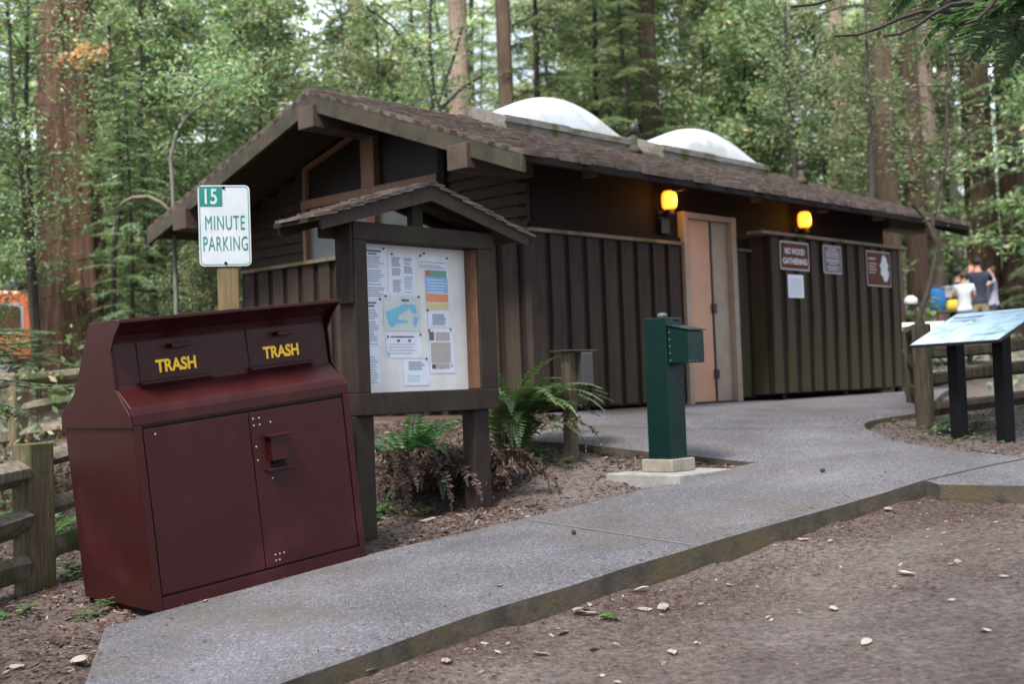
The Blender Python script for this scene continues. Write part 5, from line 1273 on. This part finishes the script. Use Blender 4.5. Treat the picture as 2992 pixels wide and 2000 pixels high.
# near belt
for xd, Y, k, s in ((-130, 19, 'bay0', 1.1), (-150, 22.5, 'redwood1', .7), (-60, 17.6, 'bay1', .75), (355, 19.5, 'redwood0', .75), (420, 22, 'dense', .8), (300, 23.5, 'bay2', 1.15), (520, 23, 'pale', 1.0), (610, 20.5, 'bay1', 1.0), (700, 24, 'dense', .95),
                    (440, 16.6, 'pale', .42), (560, 26, 'redwood2', .8), (300, 18.2, 'redwood2', .42), (20, 31, 'dense', 1.1),
                    (800, 26, 'bay1', 1.2), (900, 24, 'bay2', 1.05), (950, 28, 'pale', 1.0), (1120, 29, 'redwood1', .7), (1240, 25, 'redwood0', .95), (1380, 27, 'redwood2', 1.0), (1480, 24.5, 'redwood1', .8), (1600, 26, 'bay0', 1.2),
                    (1720, 25, 'bay2', 1.2), (1850, 26.5, 'dense', .95), (1700, 29, 'redwood2', 1.1), (1930, 24.5, 'bay1', 1.1), (2060, 31, 'bay2', 1.2), (2210, 36, 'redwood0', .9), (2440, 24, 'bay0', 1.2), (2110, 30, 'bay0', 1.25), (2180, 33, 'redwood1', .9), (1990, 28, 'bay1', 1.15), (2395, 28.5, 'redwood2', .9)):
    T.append((xd, Y, k, s))
for i in range(46):
    Y = rt.uniform(31, 47); 
    if i % 3 == 2: continue
    xd = -80 + 2520 * ((i * .618) % 1); 
    if xd > 1930 and i % 3: continue
    k = rt.choice(['redwood0', 'redwood1', 'redwood2', 'dense', 'pale', 'bay0', 'bay1', 'redwood0']); T.append((xd, Y, k, rt.uniform(1.1, 1.6)))
DEPTH = lambda Y: 'near' if Y < 22 else 'mid distance' if Y < 30 else 'far back'
for i, (xd, Y, k, s) in enumerate(T):
    nm, lb, gr = kinds[k.rstrip('012')]
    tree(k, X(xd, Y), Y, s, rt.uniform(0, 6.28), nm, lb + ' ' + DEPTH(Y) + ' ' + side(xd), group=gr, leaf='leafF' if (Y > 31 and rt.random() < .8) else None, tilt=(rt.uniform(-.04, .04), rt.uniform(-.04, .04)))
# far wood as one mass
n = 45000
Yw = rng.uniform(52, 72, n); Xw = rng.uniform(-32, 34, n); Zw = rng.uniform(-1, 1, n)
c = np.stack([Xw, Yw, 5 + Zw * 0], 1)
cl = rng.normal(size=(900, 3)) * np.array([1, 1, 1]); ctrs = np.stack([rng.uniform(-34, 36, 900), rng.uniform(50, 74, 900), rng.uniform(1, 30, 900)], 1)
idx = rng.integers(0, 900, n); c = ctrs[idx] + rng.normal(size=(n, 3)) * np.array([1.5, 1.5, .9])
d = unit(rng.normal(size=(n, 3))); e = unit(np.cross(d, rng.normal(size=(n, 3)))); s = rng.uniform(.12, .34, (n, 1))
tag(link('far_woodland', qmesh(quads(c, d * s, e * s * .5), 'far_woodland'), 'leafF'), 'far woodland in haze-lightened green filling the gaps between trunks', 'woodland', kind='stuff')
# scrub on the forest floor
def scrub(n, xr, yr, h, name, label, mt='leafA', s=(.03, .07)):
    x = rng.uniform(*xr, n); y = rng.uniform(*yr, n)
    keep = [i for i in range(n) if noise.noise(Vector((x[i] * .45, y[i] * .45, 9))) > -.12 and not (-1.2 < (x[i] - C0.x) * LV.x + (y[i] - C0.y) * LV.y < WL + 1 and -1.2 < (x[i] - C0.x) * GV.x + (y[i] - C0.y) * GV.y < WD + .9)]
    keep = [i for i in keep if not (x[i] / y[i] < -.362 and 15 < y[i] < 27 and noise.noise(Vector((x[i], y[i], 4))) > -.25)]
    x, y = x[keep], y[keep]; m = len(x)
    z = np.array([GH(a, b) + abs(noise.noise(Vector((a * .8, b * .8, 2)))) * h * 1.6 * rng.random() for a, b in zip(x, y)])
    c = np.stack([x, y, z], 1); d = unit(rng.normal(size=(m, 3))); e = unit(np.cross(d, rng.normal(size=(m, 3)))); q = rng.uniform(*s, (m, 1))
    tag(link(name, qmesh(quads(c, d * q, e * q * .45), name), mt), label, 'undergrowth', kind='stuff')
scrub(22000, (-16, -1.2), (13.5, 30), 1.5, 'undergrowth', 'mixed green undergrowth on the forest floor at left')
scrub(12000, (4.8, 22), (17, 32), .5, 'undergrowth', 'low undergrowth on the forest floor at right', 'leafB')
scrub(30000, (-30, 34), (30, 52), 1.6, 'undergrowth', 'distant undergrowth below the far trees', 'leafF', (.06, .14))
scrub(9000, (-9, -3.3), (9.5, 15.5), .25, 'undergrowth', 'brown and green debris beyond the left fence', 'deadfern', (.03, .06))

# ================================================================== ORANGE VEHICLE at left
M['orange'] = pmat('orange_paint', (.42, .10, .04), (.46, .12, .05), 2, .35, 0); M['bluedark'] = flat('dark_blue', (.04, .05, .10), .5); M['carglass'] = pmat('car_glass', (.05, .025, .02), (.07, .035, .028), 2, .15, 0); M['greytrim'] = flat('grey_trim', (.25, .26, .3), .5); M['rubber'] = flat('rubber', (.015, .015, .016), .8)
Yv = 26.5; xv = X(-12, Yv); zv = GH(xv, Yv); hv = at(45, 668, Yv).z - zv
van = empty('camper_van', Matrix.Translation((xv, Yv, zv)) @ RZ(.12), 'orange van with a dark roof rack half hidden behind the left stems', 'van')
MB().prism([(-3.0, .45), (-3.05, 1.0), (-2.6, 1.15), (-2.0, hv - .18), (-1.7, hv - .05), (.75, hv - .05), (.93, hv - .25), (1.02, 1.1), (1.02, .45)], lambda p, t: (p[0], t, p[1]), -.9, .9).build('body', 'orange', van, bevel=.06)
for x0, x1 in ((-1.55, -.75), (-.65, .08)): MB().prism([(x0, 1.15), (x1, 1.15), (x1, hv - .32), (x0 + .05, hv - .32)], lambda p, t: (p[0], t, p[1]), -.915, -.902).build('window', 'carglass', van)
wq = MB().prism(rrect(.62, .62, .12), lambda p, t: (p[0] + .52, t, p[1] + hv - .62), -.912, -.903).build('window_frame', 'greytrim', van)
MB().prism(rrect(.5, .5, .09), lambda p, t: (p[0] + .52, t, p[1] + hv - .62), -.925, -.9125).build('window', 'carglass', van)
for x0 in (-2.3, .35):
    wl = MB().prism([(.34 * math.cos(a), .34 * math.sin(a)) for a in np.linspace(0, 6.28, 20)[:-1]], lambda p, t: (p[0] + x0, t, p[1] + .36), -.95, -.72).build('wheel', 'rubber', van); MB().prism([(.2 * math.cos(a), .2 * math.sin(a)) for a in np.linspace(0, 6.28, 16)[:-1]], lambda p, t: (p[0] + x0, t, p[1] + .36), -.965, -.951).build('rim', 'steel', wl)
rk = MB()
for y in (-.7, .7): rk.box(-1.7, .7, y - .03, y + .03, hv + .02, hv + .08)
for x in (-1.5, -.6, .4): rk.box(x - .03, x + .03, -.7, .7, hv - .03, hv + .06)
rk.build('roof_rack', 'bluedark', van)
MB().box(-1.4, .6, -.6, .6, hv + .08, hv + .2).build('roof_load', 'bluedark', van, bevel=.05)
MB().box(1.03, 1.06, -.8, -.68, .8, 1.0).build('tail_light', 'pred', van)

# ================================================================== PICNIC TABLES AND CAMP THINGS
M['cloth'] = flat('white_cloth', (.8, .8, .82), .7); M['cblue'] = flat('bright_blue_fabric', (.02, .16, .42), .6); M['cyellow'] = flat('yellow_plastic', (.75, .55, .05), .5); M['cwhite'] = flat('white_plastic', (.45, .45, .5), .5); M['cpink'] = flat('pale_pink_fabric', (.6, .45, .58), .6)
def table(pos, rz_, label):
    t = empty('picnic_table', Matrix.Translation(pos) @ RZ(rz_), label, 'picnic table')
    tt = MB()
    for k in range(5): tt.box(-.95, .95, -.37 + k * .15, -.23 + k * .15, .70, .74)
    tt.build('table_top', 'rail', t)
    for s in (-1, 1):
        b = MB().box(-.95, .95, s * .72 - .13, s * .72 + .13, .42, .46).build('bench', 'rail', t)
        for x in (-.7, .7):
            MB().hexa([(x - .04, s * .70 - .04, 0), (x + .04, s * .70 - .04, 0), (x - .04, s * .70 + .04, 0), (x + .04, s * .70 + .04, 0), (x - .04, s * .22 - .04, .70), (x + .04, s * .22 - .04, .70), (x - .04, s * .22 + .04, .70), (x + .04, s * .22 + .04, .70)]).build('leg', 'rail', t)
    for x in (-.7, .7): MB().box(x + .041, x + .08, -.8, .8, .36, .419).build('brace', 'rail', t)
    return t
p = Vector((X(2150, 21.5), 21.5, 0)); p.z = GH(p.x, p.y)
table(p, -.05, 'picnic table under a bright white cloth right of the restroom')
cl = MB().box(-.98, .98, -.42, .42, .742, .75); cl.box(-.985, -.98, -.42, .42, .60, .748); cl.box(-.98, .98, -.426, -.421, .58, .748)
o = cl.build('tablecloth', 'cloth'); o.matrix_world = Matrix.Translation(p) @ RZ(-.05); tag(o, 'bright white cloth spread over the picnic table', 'tablecloth')
Yt = 27.5; p2 = Vector((X(2165, Yt), Yt, 0)); p2.z = GH(p2.x, p2.y); table(p2, .1, 'far picnic table loaded with blue and yellow bags')
def bag(pos, w_, d_, h_, mat, label, cat, handle=True, seed=0):
    rr = random.Random(seed); n = 14; mb = MB()
    prof_ = [(.92, 0), (1.0, .12), (1.03, .45), (.95, .8), (.75, 1.0), (.5, 1.03)]
    for r, z in prof_:
        for j in range(n):
            a = 2 * math.pi * j / n; k = (abs(math.cos(a)) ** 4 + abs(math.sin(a)) ** 4) ** -.25; q = r * (1 + .05 * rr.uniform(-1, 1))
            mb.v.append((w_ / 2 * q * k * math.cos(a), d_ / 2 * q * k * math.sin(a), h_ * z * (1 + .03 * rr.uniform(-1, 1))))
    for k in range(len(prof_) - 1):
        for j in range(n): a = k * n + j; b = k * n + (j + 1) % n; mb.f.append((a, b, b + n, a + n))
    mb.f += [tuple(range(n))[::-1], tuple(range((len(prof_) - 1) * n, len(prof_) * n))]
    t = empty(label_name[cat], pos, label, cat); mb.build('bag_body', mat, t, smooth=True)
    if handle: MB().tube([(-w_ * .25, 0, h_ * .98), (-w_ * .2, 0, h_ * 1.15), (w_ * .2, 0, h_ * 1.15), (w_ * .25, 0, h_ * .98)], .012, 6).build('handle', mat, t)
label_name = {'bag': 'cloth_bag', 'cooler': 'cooler'}
tz = p2.z + .745
for dx, w_, h_, mt, lb in ((-.27, .62, .48, 'cblue', 'large bright blue bag on the far picnic table'), (.22, .36, .22, 'cyellow', 'yellow bag in the middle of the far picnic table'), (.56, .28, .36, 'cblue', 'smaller bright blue bag at the right end of the far table')):
    bag(Vector((p2.x + dx, p2.y, tz)), w_, .4, h_, mt, lb, 'bag', seed=int(dx * 10))
def cooler(pos, label):
    t = empty('cooler', pos, label, 'cooler'); MB().box(-.2, .2, -.14, .14, 0, .2).build('box', 'cwhite', t, bevel=.015); MB().box(-.21, .21, -.15, .15, .201, .26).build('lid', 'cwhite', t, bevel=.015); MB().tube([(-.18, -.16, .18), (-.1, -.18, .24), (.1, -.18, .24), (.18, -.16, .18)], .01, 6).build('handle', 'steel', t)
cooler(Vector((p2.x + .22, p2.y + .02, tz + .27)), 'white cooler stacked on the yellow bag')
bag(at(2086, 678, 16.0) + Vector((0, 0, -.11)), .16, .13, .09, 'cwhite', 'white plastic bag hung on the fence post beside the restroom', 'bag', seed=9)

# ================================================================== PEOPLE
M['skin'] = flat('skin', (.48, .26, .18), .55)
for n_, c_ in dict(navy=(.015, .02, .05), khaki=(.25, .21, .14), jeans=(.30, .38, .55), white_=(.72, .74, .8), greyshirt=(.30, .32, .42), darkcloth=(.03, .03, .05), hairdark=(.02, .014, .012), hairred=(.22, .06, .03), hairbrown=(.07, .045, .03), lightblue=(.3, .45, .7)).items(): M[n_] = flat('fabric_' + n_, c_, .8)
def skin_mesh(name, verts, edges, radii, mat, parent, root=0, sub=1):
    me = bpy.data.meshes.new(name); bm = bmesh.new(); lay = bm.verts.layers.skin.verify()
    vs = [bm.verts.new(v) for v in verts]
    for a, b in edges: bm.edges.new((vs[a], vs[b]))
    for i, v in enumerate(vs):
        r = radii[i]; v[lay].radius = (r, r) if not hasattr(r, '__len__') else r; v[lay].use_root = (i == root)
    bm.to_mesh(me); bm.free()
    o = link(name, me, mat, parent); m = o.modifiers.new('skin', 'SKIN'); m.use_smooth_shade = True
    s = o.modifiers.new('subd', 'SUBSURF'); s.levels = sub; s.render_levels = sub + 0
    return o
def person(pos, yaw, h, label, top, bottom, hair, arms, shorts=False, cap=None, long_hair=False):
    """faces +y in its own frame; arms: two lists (left, right) of elbow and hand positions for a 1.75 m body"""
    k = h / 1.75; t = empty('person', Matrix.Translation(pos) @ RZ(yaw) @ Matrix.Scale(k, 4), label, 'person', None)
    V = [(0, 0, .95), (0, 0, 1.15), (0, .0, 1.36), (0, 0, 1.48), (0, .01, 1.56), (0, .02, 1.66), (0, .02, 1.73)]; Ed = [(0, 1), (1, 2), (2, 3), (3, 4), (4, 5), (5, 6)]
    Rd = [(.15, .11), (.13, .10), (.16, .105), (.06, .06), (.055, .055), (.078, .09), (.06, .07)]
    for s, (el, ha) in zip((-1, 1), arms):
        i = len(V); V += [(s * .18, 0, 1.42), el, ha]; Ed += [(2, i), (i, i + 1), (i + 1, i + 2)]; Rd += [.055, .040, .026]
        hv_ = (Vector(ha) - Vector(el)).normalized(); sv = hv_.cross(Vector((0, 1, .2))).normalized(); palm = Vector(ha) + hv_ * .05
        V.append(tuple(palm)); Rd.append((.032, .018)); Ed.append((i + 2, i + 3))
        for q, L in zip((-1.5, -.5, .5, 1.5), (.062, .075, .08, .07)):
            j = len(V); b0 = palm + sv * q * .018 + hv_ * .02; V += [tuple(b0), tuple(b0 + hv_ * L * .6), tuple(b0 + hv_ * L + Vector((0, .02, 0)))]; Rd += [.010, .009, .008]; Ed += [(i + 3, j), (j, j + 1), (j + 1, j + 2)]
        j = len(V); V += [tuple(Vector(ha) + sv * s * -.035 + hv_ * .02), tuple(Vector(ha) + sv * s * -.06 + hv_ * .055)]; Rd += [.011, .009]; Ed += [(i + 2, j), (j, j + 1)]
    for s in (-1, 1):
        i = len(V); V += [(s * .095, 0, .86), (s * .10, .02, .48), (s * .10, -.02, .09), (s * .11, .14, .035)]; Ed += [(0, i), (i, i + 1), (i + 1, i + 2), (i + 2, i + 3)]; Rd += [.085, .058, .042, (.045, .035)]
    skin_mesh('body', V, Ed, Rd, 'skin', t)
    # head features
    fc = MB(); fc.lathe([(.018, -.02), (.016, 0), (.005, .02)], 8, (0, .105, 1.645)); fc.build('nose', 'skin', t)
    ey = MB()
    for s in (-1, 1): ey.box(s * .033 - .012, s * .033 + .012, .095, .104, 1.66, 1.67)
    ey.box(-.025, .025, .093, .1, 1.605, 1.612); ey.build('face_marks', 'hairdark', t)
    # clothes
    tv = [(0, 0, .88), (0, 0, 1.0), (0, 0, 1.2), (0, 0, 1.37), (0, 0, 1.46)]; te = [(0, 1), (1, 2), (2, 3), (3, 4)]; tr_ = [(.17, .13), (.165, .125), (.15, .12), (.18, .125), (.10, .085)]
    for s, (el, ha) in zip((-1, 1), arms):
        i = len(tv); e_ = Vector((s * .18, 0, 1.42)).lerp(Vector(el), .95 if top == 'navy' else .6); tv += [(s * .185, 0, 1.42), tuple(e_)]; te += [(3, i), (i, i + 1)]; tr_ += [.072, .058]
    skin_mesh('top', tv, te, tr_, top, t, root=1)
    pv = [(0, 0, .95), (0, 0, .88)]; pe = [(0, 1)]; pr_ = [(.165, .125), (.16, .125)]
    for s in (-1, 1):
        i = len(pv)
        if shorts: pv += [(s * .1, 0, .8), (s * .105, .015, .5)]; pe += [(1, i), (i, i + 1)]; pr_ += [.105, .095]
        else: pv += [(s * .1, 0, .8), (s * .1, .015, .48), (s * .1, -.015, .1)]; pe += [(1, i), (i, i + 1), (i + 1, i + 2)]; pr_ += [.1, .078, .06]
    skin_mesh('shorts' if shorts else 'trousers', pv, pe, pr_, bottom, t, root=0)
    for s in (-1, 1): skin_mesh('shoe', [(s * .105, -.05, .045), (s * .11, .17, .035)], [(0, 1)], [(.055, .045), (.045, .035)], 'darkcloth', t)
    hz = [(0, -.03, 1.60), (0, -.02, 1.70), (0, .02, 1.755)] + ([(0, -.07, 1.50), (0, -.075, 1.40)] if long_hair else [])
    he = [(0, 1), (1, 2)] + ([(0, 3), (3, 4)] if long_hair else [])
    skin_mesh('hair', hz, he, [(.083, .075), (.09, .085), (.065, .07)] + ([(.07, .04), (.05, .03)] if long_hair else []), hair, t)
    if cap:
        c_ = MB().lathe([(.108, 1.69), (.104, 1.74), (.075, 1.785), (0, 1.80)], 16, (0, .015, 0)).build('cap', cap, t, smooth=True); MB().box(-.07, .07, .11, .2, 1.69, 1.70).build('peak', cap, c_)
    return t
down = [((-.24, -.03, 1.15), (-.25, .05, .90)), ((.24, -.03, 1.15), (.25, .05, .90))]
raised = [((-.30, .16, 1.30), (-.10, .26, 1.50)), ((.30, .16, 1.30), (.10, .26, 1.50))]
hold = [((-.25, .05, 1.17), (-.08, .25, 1.25)), ((.25, .05, 1.17), (.08, .25, 1.25))]
def pp(xd, Y): x = X(xd, Y); return Vector((x, Y, GH(x, Y)))
person(pp(2214, 26.5), -.3, 1.58, 'woman in white top and pale jeans seen from behind', 'white_', 'jeans', 'hairbrown', hold, long_hair=False)
person(pp(2248, 27.0), -.15, 1.86, 'man in navy shirt and khaki shorts seen from behind', 'navy', 'khaki', 'hairdark', raised, shorts=True)
person(pp(2200, 27.6), -1.2, 1.62, 'person in a dark blue cap half hidden behind the woman in white', 'navy', 'darkcloth', 'hairdark', down, cap='navy')
person(pp(2232, 28.4), 2.6, 1.76, 'red haired person between the woman in white and the man in navy', 'lightblue', 'jeans', 'hairred', down)
person(pp(2280, 27.9), 1.3, 1.68, 'person in grey shirt and dark shorts with raised arms, right of the man', 'greyshirt', 'darkcloth', 'hairbrown', raised, shorts=True)
